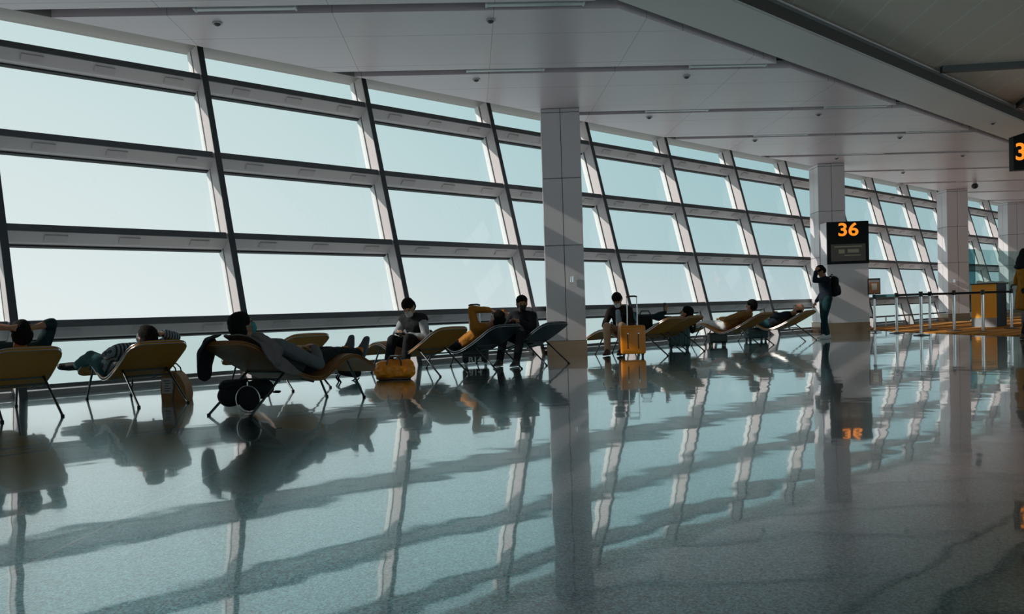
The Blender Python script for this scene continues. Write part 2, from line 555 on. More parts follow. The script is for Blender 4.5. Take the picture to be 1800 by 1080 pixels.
pel.prism([(YC1, ZC), (12.04, ZT - .01), (12.6, ZT - .01), (12.6, ZT + .14), (12.0, ZT + .14), (YC1, ZC + .14)], XL, XR, Matrix(((0, 0, 1, 0), (1, 0, 0, 0), (0, 1, 0, 0), (0, 0, 0, 1))))
M_PEL = mat('pelmet_paint', (.30, .265, .25), .5)
struct(pel.build('trim_2', M_PEL, smooth=False))
# beams under the plank ceiling
for i, (p, d, L) in enumerate([((14.95, 5.36), (.655, -.755), 7.0), ((19.2, 5.36), (-.866, -.5), 5.0), ((19.6, 5.36), (.655, -.755), 7.0)]):
    d = Vector((*d, 0))
    c = Vector((*p, ZU - .05)) + d * (L / 2 + .07)
    b = MB().box(c, (L, .11, .10), Matrix.Rotation(math.atan2(d.y, d.x), 3, 'Z')).build('ceiling_beam', M_FASCIA, smooth=False)
    struct(b)
# walls that close the hall, with an added back window for fill light
struct(MB().box((XL - .1, (YBACK + 12.6) / 2, 2.4), (.2, 12.6 - YBACK, 5.0)).build('wall_left', M_WALL, smooth=False))
struct(MB().box((XR + .1, (YBACK + 12.6) / 2, 2.4), (.2, 12.6 - YBACK, 5.0)).build('wall_right', M_WALL, smooth=False))
wb = struct(MB().box(((XL + XR) / 2, YBACK - .1, .1), (XR - XL, .2, .2)).box(((XL + XR) / 2, YBACK - .1, 4.75), (XR - XL, .2, .4)).build('wall_back', M_WALL, smooth=False))
m = MB()
for i in range(20):
    m.box((XL + i * STEP, YBACK - .1, 2.4), (.10, .18, 4.4))
for z in (1.6, 3.1):
    m.box(((XL + XR) / 2, YBACK - .1, z), (XR - XL, .14, .10))
m.build('fill_mullions', M_ALU, wb, False)
m = MB().quad([(XL, YBACK - .1, .2), (XR, YBACK - .1, .2), (XR, YBACK - .1, 4.56), (XL, YBACK - .1, 4.56)])
m.build('fill_glazing', M_GLASS, wb, False)  # unseen window wall behind the camera, put in to let fill light enter

# linear lights in the slots and small domes beside them
def mk_light():
    t = empty('ceiling_light')
    L = 1.16
    R = Matrix.Rotation(math.atan2(GD.y, GD.x), 3, 'Z')
    MB().box((0, 0, .05), (L, .125, .06), R, .006).build('housing', M_ALU, t, False)
    m = MB().box((0, 0, .012), (L - .04, .085, .024), R, .008)
    m.build('diffuser', M_DIFF, t, False)
    for s in (-1, 1):
        MB().box(GD * (s * (L / 2 - .01)) + Vector((0, 0, .02)), (.025, .125, .045), R, .004).build('end_cap', M_WHITE, t, False)
    return t
def mk_dome():
    t = empty('ceiling_sensor')
    MB().cyl((0, 0, -.008), .06, .016, n=28).build('base', M_ALU, t)
    MB().ball((0, 0, -.012), (.042, .042, .034)).build('dome', M_FASCIA, t)
    return t
lt, dm = mk_light(), mk_dome()
nl = nd = 0
ORD = ['first', 'second', 'third', 'fourth', 'fifth', 'sixth', 'seventh', 'eighth']
for i, x in enumerate(GX[4:11]):
    for j, y in enumerate((9.2, 7.02)):
        l = lt if nl == 0 else copy_tree(lt)
        nl += 1
        l.location = (gx(x, y) - SLOT * .5, y, ZC + .005)
        tag(l, 'unlit strip light at the %s end of the %s ceiling slot from the front' % (('window', 'walkway')[j], ORD[i]), 'light', 'strip lights in the ceiling slots')
    for j, (y, dx) in enumerate(((9.78, .40), (7.7, .50))):
        if i > 5:
            continue
        d = dm if nd == 0 else copy_tree(dm)
        nd += 1
        d.location = (gx(x, y) + dx, y, ZC)
        tag(d, 'small round ceiling sensor at the %s end beside the %s ceiling slot from the front' % (('window', 'walkway')[j], ORD[i]), 'sensor', 'round sensors on the ceiling')
d = copy_tree(dm); d.location = (19.4, 5.88, ZC)
tag(d, 'lone round ceiling sensor on the smooth band near the overhead sign', 'sensor')
# security camera dome by the third column
t = empty('dome_camera', (28.6, 9.2, ZC))
tag(t, 'dark dome camera under the ceiling near the third column', 'camera')
MB().cyl((0, 0, -.05), .05, .1).build('stem', M_ALU, t)
MB().ball((0, 0, -.15), (.10, .10, .09)).build('dome', M_BLACKPL, t)

# columns: four panels round a dark core, with open joints
CW = .70
RC = Matrix.Rotation(-PI / 4, 3, 'Z')
def mk_column():
    c = empty('column')
    jz = [.25, 1.95, 3.14, 4.30, ZC - .003]
    m = MB()
    g = .006
    for a, b in zip(jz[:-1], jz[1:]):
        for sx_ in (-1, 1):
            for sy_ in (-1, 1):
                q = CW / 4
                p = AX * (CW / 2 + sx_ * q) + BX * (CW / 2 + sy_ * q)
                m.box((p.x, p.y, (a + b) / 2), (CW / 2 - 2 * g, CW / 2 - 2 * g, b - a - 2 * g), RC)
    m.build('cladding', M_COLUMN, c, False)
    ce = (AX + BX) * (CW / 2)
    MB().box((ce.x, ce.y, ZC / 2), (CW - .03, CW - .03, ZC - .01), RC).build('core', M_JOINT, c, False)
    MB().box((ce.x, ce.y, .125), (CW + .012, CW + .012, .25), RC).build('skirting', M_BRONZE, c, False)
    return c
col0 = mk_column()
for i, (x, y, lb) in enumerate([(10.84, 10.55, 'nearest grey panelled column right behind the black lounge chair'), (21.0, 10.5, 'grey panelled column behind the gate sign pillar'),
                                (29.86, 10.47, 'grey panelled column beyond the queue barriers'), (36.35, 10.55, 'farthest grey panelled column beyond the glass screen')]):
    c = col0 if i == 0 else copy_tree(col0)
    c.location = (x, y, 0)
    tag(c, lb, 'column', 'square clad columns', 'structure')
# small wall sconces on the first and third column
def mk_sconce():
    t = empty('wall_sconce')
    q = -BX * .012
    MB().box(q, (.09, .03, .13), RC, .006).build('plate', M_STEEL, t, False)
    MB().cyl(-BX * .05 + Vector((0, 0, .0)), .035, .10, n=20).build('shade', M_CHROME, t)
    return t
s0 = mk_sconce()
for i, (x, y, lb) in enumerate([(10.84, 10.55, 'small steel wall light on the first column'), (29.86, 10.47, 'small steel wall light on the third column')]):
    s = s0 if i == 0 else copy_tree(s0)
    p = Vector((x, y, 1.34)) + AX * (CW * (.66 if i == 0 else .25)) - BX * .012
    s.location = p
    tag(s, lb, 'wall light', 'wall lights on the columns')

# pillar with the gate sign
PO = Vector((20.66, 10.12, 0))
PW, PD = 1.035, .46
PC = PO + AX * (PW / 2) + BX * (PD / 2)
def pil(a, b, z, sa, sb, sz, bev=0):
    p = PO + AX * a + BX * b
    return MB().box((p.x, p.y, z), (sa, sb, sz), RC, bev)
t = tag(empty('sign_pillar', (0, 0, 0)), 'light grey pillar carrying the gate number sign', 'pillar')
pil(PW / 2, PD / 2, .99, PW, PD, 1.49).build('panel', M_COLUMN, t, False)
pil(PW / 2, PD / 2, .122, PW + .015, PD + .015, .244).build('skirting', M_BRONZE, t, False)
t = tag(empty('gate_sign', (0, 0, 0)), 'black illuminated gate sign with orange 36 on the pillar', 'sign')
pil(PW / 2, PD / 2 + .03, 2.27, PW, PD + .03, 1.06).build('housing', M_COLUMN, t, False)
pil(PW / 2, -.01, 2.27, PW + .01, .05, 1.07, .004).build('face', M_SIGN, t, False)
s = pil(PW / 2, -.038, 2.02, PW * .84, .012, .43).build('screen', M_SCREEN, t, False)
M_SCROW = mat('faint_screen_rows', (.03, .03, .025), .3, emit=(.12, .11, .07), estr=.35)
m = MB()
for a, b, z, sa, sz in ((.5, -.046, 2.17, .74, .03), (.34, -.046, 2.05, .16, .10), (.62, -.046, 2.06, .30, .09), (.60, -.046, 1.95, .44, .022)):
    p = PO + AX * (a * PW) + BX * b
    m.box((p.x, p.y, z), (sa * PW * .9, .004, sz), RC)
m.build('screen_rows', M_SCROW, s, False)
def digits(txt, loc, rot, size, par, name, wide=1.0):
    cu = bpy.data.curves.new(name, 'FONT'); cu.body = txt; cu.size = size; cu.extrude = .004; cu.offset = size * .018
    cu.align_x = 'CENTER'; cu.align_y = 'CENTER'
    o = bpy.data.objects.new('tmp', cu); COL.objects.link(o)
    dg = bpy.context.evaluated_depsgraph_get(); dg.update()
    me = bpy.data.meshes.new_from_object(o.evaluated_get(dg))
    bpy.data.objects.remove(o)
    me.materials.clear()
    o = bpy.data.objects.new(name, me); COL.objects.link(o)
    o.location = loc; o.rotation_euler = rot; o.scale = (wide, 1, 1); o.parent = par
    return o
p = PO + AX * (PW * .505) - BX * .041
digits('36', (p.x, p.y, 2.585), (PI / 2, 0, -PI / 4), .45, t, 'number', 1.18).data.materials.append(M_NUM)

# overhead hanging sign near the right edge
HO = Vector((18.71, 5.31, 0))
t = tag(empty('overhead_sign', (HO.x, HO.y, 3.25)), 'black hanging sign with orange 36 under the ceiling', 'sign')
def hp(a, b):
    return AX * a + BX * b
m = MB()
Mh = Matrix(((AX.x, 0, BX.x, 0), (AX.y, 0, BX.y, 0), (0, 1, 0, 0), (0, 0, 0, 1)))
m.prism([(0, 0), (1.5, .0), (1.5, 1.0), (.9, .92), (0, .66)], 0, .16, Mh)
m.build('housing', M_SIGN, t, False)
p = hp(.25, -.006)
digits('36', (p.x, p.y, .34), (PI / 2, 0, -PI / 4), .46, t, 'number').data.materials.append(M_NUM)
for a in (.3, 1.2):
    MB().tube([hp(a, .08) + Vector((0, 0, .7)), hp(a, .08) + Vector((0, 0, ZU - 3.25))], .014).build('hanger', M_STEEL, t)

# carpet, glass screen, low guard rail
cp = MB().prism([(21.95, 9.25), (21.0, 8.55), (18.6, 5.5), (17.6, 3.4), (17.4, -3), (46, -3), (46, 9.45), (36.7, 9.45), (36.4, 9.72), (31.0, 10.1), (30.3, 9.5), (29.8, 9.9), (29.2, 10.55), (22.3, 10.55), (22.4, 9.9)], .0005, .014).build('carpet', carpet_material(), smooth=False)
tag(cp, 'orange striped carpet at the gate area', 'carpet')
t = tag(empty('glass_screen'), 'green tinted glass screen between the last two columns', 'glass screen')
G0, G1 = Vector((30.75, 10.25, 0)), Vector((36.3, 9.9, 0))
gd = (G1 - G0); gl_ = gd.length; gd.normalize()
Rg = Matrix.Rotation(math.atan2(gd.y, gd.x), 3, 'Z')
def gp(q, z):
    p = G0 + gd * (gl_ * q); return (p.x, p.y, z)
for a, b in ((.16, .58), (.585, 1.0)):
    MB().box(gp((a + b) / 2, 1.22), (gl_ * (b - a), .012, 2.4), Rg).build('pane', M_PART, t, False)
MB().box(gp(.08, 1.22), (gl_ * .15, .014, 2.4), Rg).build('side_panel', M_TEALGLASS, t, False)
MB().box(gp(0, 1.22), (.05, .05, 2.44), Rg).build('post', M_CAP, t, False)
M_ETCH = mat('etched_teal_film', (.42, .60, .61), .6, var=.35, vscale=4)
m = MB()
for q in range(60):
    a = .17 + q * .0138
    m.box(gp(a, 1.27 + .018 * math.sin(q * .5)), (gl_ * .0138, .018, .10 + .02 * math.sin(q * .31 + 1)), Rg)
m.build('etched_band', M_ETCH, t, False)
MB().box(gp(.58, .08), (gl_ * .84, .05, .10), Rg).build('bottom_channel', M_STEEL, t, False)
t = tag(empty('guard_rail', (21.5, 10.62, 0)), 'low black guard rail along the window by the carpet', 'rail')
MB().tube([(0, 0, .30), (14.5, 0, .30)], .022).build('bar', M_CAP, t)
for i in range(9):
    MB().tube([(.4 + i * 1.7, 0, .0), (.4 + i * 1.7, 0, .29)], .022).build('post', M_STEEL, t)

# queue posts with belts
def mk_post(loc, h):
    t = empty('queue_post', (*loc, .014 if loc[0] > 20.8 else .0))
    MB().tube([(0, 0, .03), (0, 0, h)], .032, 16).build('pole', M_CHROME, t)
    m = MB().cyl((0, 0, .008), .16, .016, n=36).cyl((0, 0, .024), .10, .018, n=36, r2=.04); m.build('base', M_TUBE, t)
    MB().cyl((0, 0, h - .04), .04, .11, n=20).build('head', M_BLACKPL, t)
    return t
PST = [((20.97, 9.08), .90), ((20.18, 8.22), .93), ((18.87, 7.17), .93), ((21.87, 8.10), .93), ((21.03, 7.25), .93), ((20.60, 6.50), .93), ((22.24, 6.40), .93)]
PLB = ['chrome queue post carrying the framed notice', 'chrome queue post next to the framed notice post', 'nearest chrome queue post at the carpet edge', 'chrome queue post in the rear row before the third column',
       'chrome queue post left of the orange counter', 'chrome queue post in front of the orange counter', 'chrome queue post with a curved black hook at top']
posts = []
for (loc, h), lb in zip(PST, PLB):
    posts.append(tag(mk_post(loc, h), lb, 'queue post', 'queue posts with belts'))
def belt(i, j, m, lb):
    a, b = Vector((*PST[i][0], 0)), Vector((*PST[j][0], 0))
    d = b - a
    c = d / 2
    z = .885 + (.014 if PST[i][0][0] > 20.8 and PST[j][0][0] > 20.8 else 0)
    o = MB().box((0, 0, 0), (d.length - .09, .006, .05), Matrix.Rotation(math.atan2(d.y, d.x), 3, 'Z')).build('barrier_belt', m, None, False)
    o.location = a + c + Vector((0, 0, z))
    tag(o, lb, 'belt', 'belts between the queue posts')
M_TEALB = mat('teal_printed_belt', (.02, .11, .11), .7, var=.8, vscale=30)
belt(0, 1, M_TEALB, 'teal printed barrier belt starting at the framed notice post')
belt(1, 2, M_BLACK, 'black barrier belt running to the nearest queue post from the left')
belt(2, 4, M_BLACK, 'black barrier belt between the nearest queue post and the post left of the counter')
belt(4, 5, M_BLACK, 'black barrier belt just left of the orange counter front')
belt(5, 6, M_BLACK, 'black barrier belt crossing the orange counter to the hooked post')
belt(3, 0, M_BLACK, 'black barrier belt in the rear row behind the framed notice')
hk = [(0, 0, .95), (.0, 0, 1.0), (.03, -.03, 1.03), (.09, -.09, 1.03), (.13, -.13, .99)]
MB().tube(hk, .02).build('hook', M_BLACKPL, posts[6])
t = tag(empty('notice_frame', (20.97, 9.08, .914)), 'black framed orange notice on top of the first queue post', 'notice')
def nf(a, b, z, s, m, n, bev=0):
    p = AX * a + BX * b
    MB().box((p.x, p.y, z), s, RC, bev).build(n, m, t, False)
nf(0, 0, .22, (.31, .025, .40), M_BLACKPL, 'frame', .004)
nf(0, -.015, .215, (.255, .008, .325), mat('notice_orange', (.50, .20, .09), .6), 'poster')
nf(0, -.019, .35, (.25, .006, .05), mat('notice_grey', (.42, .42, .46), .6), 'header')
nf(0, -.021, .21, (.13, .006, .16), mat('notice_cream', (.70, .62, .55), .6), 'poster_panel')
MB().tube([(0, 0, .0), (0, 0, .04)], .018).build('stem', M_STEEL, t)

# gate counters
M_ORANGE = mat('orange_laminate', (.95, .44, .03), .45)
M_DKPANEL = mat('charcoal_laminate', (.035, .04, .05), .5)
t = tag(empty('gate_counter', (23.6, 7.42, .014), math.radians(-95)), 'orange fronted gate counter with dark side behind queue belts', 'counter')
MB().box((.0, .0, .665), (.60, .04, .87), None, .004).build('front_panel', M_ORANGE, t, False)
MB().box((.02, .30, .55), (.58, .56, 1.08)).build('body', M_DKPANEL, t, False)
MB().box((.0, .0, .115), (.60, .05, .23)).build('kick_panel', mat('blue_grey_laminate', (.30, .34, .38), .5), t, False)
MB().box((.02, .28, 1.10), (.66, .66, .03), None, .004).build('worktop', M_DKPANEL, t, False)
MB().box((0, -.022, .88), (.58, .01, .03)).build('slot', M_GASK, t, False)
t = tag(empty('gate_counter', (24.6, 6.6, .014), math.radians(-45)), 'plain charcoal gate counter right of the orange one', 'counter')
MB().box((.5, .25, .5), (1.0, .5, .98)).build('body', M_DKPANEL, t, False)
MB().box((.5, .25, 1.005), (1.06, .56, .03), None, .004).build('worktop', M_FASCIA, t, False)
# ------------------------------------------------------------------ loungers
PROF = [(-.80, .612), (-.79, .607), (-.765, .594), (-.725, .575), (-.66, .542), (-.55, .482), (-.42, .414), (-.30, .355), (-.18, .305), (-.08, .270), (.0, .252), (.07, .247), (.14, .26), (.22, .297),
        (.32, .35), (.42, .395), (.50, .418), (.57, .424), (.65, .412), (.75, .376), (.86, .325), (.925, .292), (.955, .275), (.975, .265), (.98, .262)]
def prof_normals():
    out = []
    for i, (x, z) in enumerate(PROF):
        a, b = PROF[max(i - 1, 0)], PROF[min(i + 1, len(PROF) - 1)]
        t = Vector((b[0] - a[0], 0, b[1] - a[1])).normalized()
        out.append(Vector((-t.z, 0, t.x)))
    return out
PN = prof_normals()
def halfw(i):
    n = len(PROF) - 1
    return {0: .185, 1: .215, 2: .244, 3: .265, n: .18, n - 1: .205, n - 2: .238, n - 3: .262}.get(i, .278)
def mk_lounger(m, trim=None):
    t = empty('lounge_chair')
    def slab(t0, t1, inset, crown):
        mb = MB(); bm = mb.bm
        ys = [-1, -.93, -.6, 0, .6, .93, 1]
        top, bot = [], []
        for i, (x, z) in enumerate(PROF):
            p = Vector((x, 0, z)); w = halfw(i) - inset
            top.append([bm.verts.new(p + PN[i] * (t1 + crown * (1 - y * y)) + Vector((0, y * w, 0))) for y in ys])
            bot.append([bm.verts.new(p + PN[i] * t0 + Vector((0, y * w, 0))) for y in ys])
        N, K = len(PROF), len(ys)
        for i in range(N - 1):
            for j in range(K - 1):
                bm.faces.new((top[i][j], top[i][j + 1], top[i + 1][j + 1], top[i + 1][j]))
                bm.faces.new((bot[i][j], bot[i + 1][j], bot[i + 1][j + 1], bot[i][j + 1]))
            bm.faces.new((top[i][0], top[i + 1][0], bot[i + 1][0], bot[i][0]))
            bm.faces.new((top[i][-1], bot[i][-1], bot[i + 1][-1], top[i + 1][-1]))
        for j in range(K - 1):
            bm.faces.new((top[0][j], bot[0][j], bot[0][j + 1], top[0][j + 1]))
            bm.faces.new((top[-1][j], top[-1][j + 1], bot[-1][j + 1], bot[-1][j]))
        return mb
    slab(-.018, -.002, 0, 0).build('back_shell', m, t, angle=35)
    slab(-.002, .022, .012, .006).build('seat_pad', m, t, angle=35)
    # chrome edge: two thin lines round the shell
    for off, r in ((-.014, .0048), (.012, .0048)):
        loop = []
        for s in (1, -1):
            idx = range(len(PROF)) if s == 1 else range(len(PROF) - 1, -1, -1)
            for i in idx:
                loop.append(Vector((PROF[i][0], 0, PROF[i][1])) + PN[i] * off + Vector((0, s * (halfw(i) + .002), 0)))
        MB().tube(loop, r, 6, True).build('edge_trim', trim or M_STEEL, t)
    # bent tube legs
    for s in (-1, 1):
        rear = [(.06, s * .20, .222), (-.10, s * .21, .262), (-.28, s * .215, .345), (-.315, s * .216, .35), (-.345, s * .217, .33), (-.55, s * .226, .178), (-.775, s * .235, .012)]
        MB().tube(rear, .0115, 10).build('leg', M_TUBE, t)
        front = [(.30, s * .20, .315), (.48, s * .21, .392), (.52, s * .212, .395), (.55, s * .213, .375), (.65, s * .22, .215), (.77, s * .23, .012)]
        MB().tube(front, .0115, 10).build('leg', M_TUBE, t)
        for x, y in ((-.778, .236), (.772, .231)):
            MB().cyl((x, s * y, .009), .016, .018, n=14).build('foot', M_RUBBER, t)
    for x, z, w in ((-.315, .338, .216), (-.40, .28, .222), (.52, .385, .21)):
        MB().tube([(x, -w, z), (x, w, z)], .0095, 10).build('crossbar', M_TUBE, t)
    return t
LO = {}
tan0 = mk_lounger(M_TAN); blk0 = mk_lounger(M_BLKL); brn0 = mk_lounger(M_BROWN, M_BROWN)
LSP = [('L1', tan0, 2.00, 8.98, 90, 'tan lounge chair cut by the picture edge, man with hands behind head in it'),
       ('L2', tan0, 3.17, 9.09, 90, 'tan lounge chair holding the man in striped shirt and teal jeans'),
       ('L3b', tan0, 4.87, 9.22, 90, 'empty tan lounge chair partly hidden behind the man in grey sweater'),
       ('L3', brn0, 3.85, 7.03, 19.9, 'brown lounge chair turned sideways with man in grey sweater and black trousers'),
       ('L4', tan0, 6.95, 9.23, 90, 'tan lounge chair used as bench by the man in the dark vest'),
       ('L5', blk0, 7.93, 9.24, 90, 'black lounge chair with man in tan jacket lying in it'),
       ('L6', blk0, 9.02, 9.36, 90, 'black lounge chair in front of the first column, man in puffer jacket on it'),
       ('L7', tan0, 11.5, 9.03, 90, 'tan lounge chair behind the orange suitcase'),
       ('L8', tan0, 12.38, 9.24, 90, 'tan lounge chair with dark clothed man and teal suitcase beneath'),
       ('L9', tan0, 14.55, 9.13, 90, 'tan lounge chair holding the man in brown shirt and white trousers'),
       ('L10', tan0, 16.40, 9.20, 90, 'tan lounge chair holding the balding man, nearest to the gate pillar')]
used = set()
for k, src, x, y, a, lb in LSP:
    o = src if src.name not in used else copy_tree(src)
    used.add(src.name)
    o.location = (x, y, 0); o.rotation_euler = (0, 0, math.radians(a))
    tag(o, lb, 'lounge chair', 'lounge chairs facing the windows')
    LO[k] = (Vector((x, y, 0)), math.radians(a))

# ------------------------------------------------------------------ people
def V(*a):
    return Vector(a)
def axes(f, u):
    """columns front, left, up"""
    f = f.normalized(); l = u.cross(f).normalized(); u = f.cross(l).normalized()
    return Matrix(((f.x, l.x, u.x), (f.y, l.y, u.y), (f.z, l.z, u.z)))
def ik(a, t, l1, l2, pole):
    d = t - a; L = d.length
    if L > (l1 + l2) * .995:
        t = a + d * ((l1 + l2) * .995 / L); d = t - a; L = d.length
    q = (l1 * l1 - l2 * l2 + L * L) / (2 * L)
    h = math.sqrt(max(0, l1 * l1 - q * q))
    dn = d / L
    p = (pole - dn * pole.dot(dn)).normalized()
    return a + dn * q + p * h, t
def add_hand(mb, w, d, n, side, curl=.5):
    """palm, four unequal fingers bent at the knuckles, thumb from the side near the wrist"""
    d = d.normalized(); n = (n - d * n.dot(d)).normalized(); s = d.cross(n) * side
    R = axes(d, n)
    mb.hull([(w, (.022, .024, .018), R), (w + d * .045, (.02, .038, .014), R), (w + d * .085, (.016, .041, .012), R)])
    for i, (o, L) in enumerate(((.030, .066), (.010, .075), (-.010, .070), (-.029, .054))):
        k = w + d * .088 + s * o
        a1 = curl * .7; a2 = curl * 1.6
        p1 = k + (d * math.cos(a1) - n * math.sin(a1)) * L * .5
        p2 = p1 + (d * math.cos(a2) - n * math.sin(a2)) * L * .5
        mb.hull([(k, .0095), (p1, .0088)]); mb.hull([(p1, .0088), (p2, .0075)])
    b = w + d * .03 + s * .03
    p1 = b + (d * .75 + s * .6 - n * .25).normalized() * .036
    p2 = p1 + (d * .92 + s * .2 - n * .35).normalized() * .03
    mb.hull([(w + d * .02 + s * .012, .017), (b, .014), (p1, .0105)]); mb.hull([(p1, .0105), (p2, .009)])
def person(key, label, loc, rz, P, top, bottom, shoes, skin=None, hair=True, mask=None, vest=None, sleeve=1.0, size=.0095, bald=False, coat=False, sole=None):
    skin = skin or M_SKIN
    root = empty('person', loc, rz)
    tag(root, label, 'person')
    pel, neck, hc = P['pel'], P['neck'], P['head']
    upv = (neck - pel).normalized()
    lat = P.get('lat', V(0, 1, 0)).normalized()
    fr = lat.cross(upv).normalized()
    R = axes(fr, upv)
    latp = P.get('latp', lat).normalized()
    Rp = axes(latp.cross(upv), upv)
    L = (neck - pel).length
    sh = {1: neck - upv * .055 + lat * .165, -1: neck - upv * .055 - lat * .165}
    if 'shL' in P: sh[1] = P['shL']
    if 'shR' in P: sh[-1] = P['shR']
    hip = {1: pel + latp * .09, -1: pel - latp * .09}
    j = {}
    ll = P.get('ll', 1.0)
    for s, c in ((1, 'L'), (-1, 'R')):
        wr = P['wr' + c]
        el = P.get('el' + c)
        if el is None:
            el, wr = ik(sh[s], wr, .285, .25, P.get('ep' + c, V(-.3, s * .6, -.6)))
        kn, an = ik(hip[s], P['an' + c], .43 * ll, .415 * ll, P.get('kp' + c, V(.3, 0, 1)))
        j[s] = (el, wr, kn, an)
    w1, ch = pel + upv * (L * .36), pel + upv * (L * .70)
    w1 = w1 + fr * P.get('hunch', 0.0); ch = ch + fr * P.get('hunch', 0.0) * .6
    def torso(mb, g):
        mb.hull([(pel, (.098 + g, .158 + g, .10 + g), Rp), (w1, (.092 + g, .138 + g, .09), R)])
        mb.hull([(w1, (.092 + g, .138 + g, .09), R), (ch, (.108 + g, .158 + g, .09), R)])
        mb.hull([(ch, (.108 + g, .158 + g, .09), R), (sh[1], .062 + g * .8), (sh[-1], .062 + g * .8), (neck - upv * .03, .06 + g * .6)])
    def arm(mb, s, g, upto=1.0):
        el, wr, _, _ = j[s]
        mb.hull([(sh[s], .058 + g), (el, .041 + g)])
        e2 = el + (wr - el) * upto
        mb.hull([(el, .041 + g), (el + (e2 - el) * .35, .041 + g), ]); mb.hull([(el + (e2 - el) * .35, .041 + g), (e2, .029 + g)])
    def leg(mb, s, g, upto=1.0):
        _, _, kn, an = j[s]
        mb.hull([(hip[s], .088 + g), (kn, .058 + g)])
        mid = kn + (an - kn) * .35
        mb.hull([(kn, .057 + g), (mid, .054 + g)]); mb.hull([(mid, .054 + g), (kn + (an - kn) * upto, .040 + g * 1.3)])
    f, hu = P['face'].normalized(), P.get('hup', V(0, 0, 1))
    H = axes(f, hu)
    f, hl, hu = H.col[0], H.col[1], H.col[2]
    # body: one continuous skin
    b = MB()
    torso(b, -.012)
    b.hull([(neck - upv * .02, .056), (hc - hu * .055 - f * .02, .054)])
    b.ball(hc + hu * .02 - f * .008, (.093, .074, .098), 3, H)
    b.hull([(hc - hu * .02 + f * .03, (.05, .058, .05), H), (hc - hu * .088 + f * .045, (.03, .036, .024), H)])
    b.hull([(hc + f * .088 + hu * .012, .010), (hc + f * .105 - hu * .028, (.016, .017, .012), H)])
    b.hull([(hc + f * .078 + hu * .03 + hl * .03, .012), (hc + f * .078 + hu * .03 - hl * .03, .012)])
    for s in (1, -1):
        b.ball(hc + hl * (s * .074) - f * .006 - hu * .006, (.018, .010, .031), 2, H)
        arm(b, s, -.004)
        el, wr, kn, an = j[s]
        hd = P.get('hd' + 'LR'[s == -1], (wr - el)).normalized()
        hn = P.get('hn' + 'LR'[s == -1], V(0, 0, 1))
        if abs(hd.dot(hn.normalized())) > .95: hn = V(1, 0, .2)
        add_hand(b, wr + (wr - el).normalized() * .01, hd, hn, s, P.get('curl', .6))
        leg(b, s, -.006)
    vox('body', b, skin, root, size * .85, 2)
    for s in (1, -1):
        MB().ball(hc + f * .081 + hu * .012 + hl * (s * .032), (.007, .013, .007), 2, H).build('eye', M_EYE, root)
    if mask is None:
        MB().hull([(hc + f * .083 - hu * .062 + hl * .016, (.006, .012, .006), H), (hc + f * .083 - hu * .062 - hl * .016, (.006, .012, .006), H)]).build('mouth', M_LIP, root)
    if hair:
        h = MB()
        if bald:
            h.hull([(hc - f * .055 + hu * .0, (.05, .078, .06), H), (hc - f * .03 - hu * .03 + hl * .045, (.04, .034, .035), H), (hc - f * .03 - hu * .03 - hl * .045, (.04, .034, .035), H)])
        else:
            h.ball(hc + hu * .05 - f * .016, (.100, .088, .086), 3, H)
            h.ball(hc - f * .046 + hu * .002, (.076, .087, .096), 3, H)
            h.hull([(hc + hu * .085 + f * .055, (.03, .05, .022), H), (hc + hu * .09 - f * .02, (.04, .06, .025), H)])
        vox('hair', h, M_HAIR, root, size * .8, 2, .004, 40)
    if mask is not None:
        k = MB()
        k.hull([(hc + f * .075 - hu * .022, (.045, .05, .022), H), (hc + f * .072 - hu * .065, (.05, .05, .03), H), (hc + f * .05 - hu * .10, (.035, .036, .015), H)])
        mk = vox('face_mask', k, mask, root, size * .7, 2)
        for s in (1, -1):
            MB().tube([hc + f * .07 - hu * .03 + hl * (s * .048), hc + f * .03 - hu * .005 + hl * (s * .074), hc - f * .02 + hu * .012 + hl * (s * .080)], .0035, 6).build('ear_loop', mask, mk)
    # clothes
    def low(mb):
        mb.hull([(pel - upv * .015, (.104, .165, .10), Rp), (pel + upv * .07, (.10, .150, .05), Rp)])
        leg(mb, 1, .013, .93); leg(mb, -1, .013, .93)
    b = MB(); low(b)
    vox('trousers', b, bottom, root, size, 2, .006, 11)
    b = MB(); torso(b, .012)
    if coat:
        for s in (1, -1):
            b.hull([(pel, (.125, .175, .10), Rp), (pel - upv * .30, (.14, .185, .05), Rp)])
    else:
        b.hull([(pel + upv * .0, (.125, .184, .07), Rp), (w1, (.108, .153, .09), R)])
    arm(b, 1, .012, .93 * sleeve); arm(b, -1, .012, .93 * sleeve)
    b.hull([(neck - upv * .035, (.075, .085, .035), R), (neck + upv * .012, (.06, .066, .015), R)])
    vox('jacket' if vest is None else 'shirt', b, top, root, size, 2, .007, 12)
    if vest is not None:
        b = MB(); torso(b, .024)
        b.hull([(pel + upv * .05, (.128, .182, .05), Rp), (w1, (.118, .165, .09), R)])
        b.hull([(neck - upv * .03, (.088, .10, .035), R), (neck + upv * .03, (.07, .078, .02), R)])
        vox('vest', b, vest, root, size, 2, .006, 14)
    for s, c in ((1, 'L'), (-1, 'R')):
        _, _, kn, an = j[s]
        fd = P.get('ft' + c, P.get('ft', V(1, 0, 0))).normalized()
        fu = (kn - an); fu = (fu - fd * fu.dot(fd))
        fu = fu.normalized() if fu.length > .05 else V(0, 0, 1)
        F = axes(fd, fu); sl = F.col[1]
        b = MB()
        b.hull([(an - fd * .015 - fu * .0, .044), (an - fd * .035 - fu * .052, (.042, .036, .02), F)])
        b.hull([(an + fd * .02 + fu * .0, .038), (an - fd * .03 - fu * .05, (.042, .036, .022), F), (an + fd * .10 - fu * .045, (.05, .043, .026), F)])
        b.hull([(an + fd * .09 - fu * .043, (.05, .043, .028), F), (an + fd * .165 - fu * .054, (.035, .036, .017), F)])
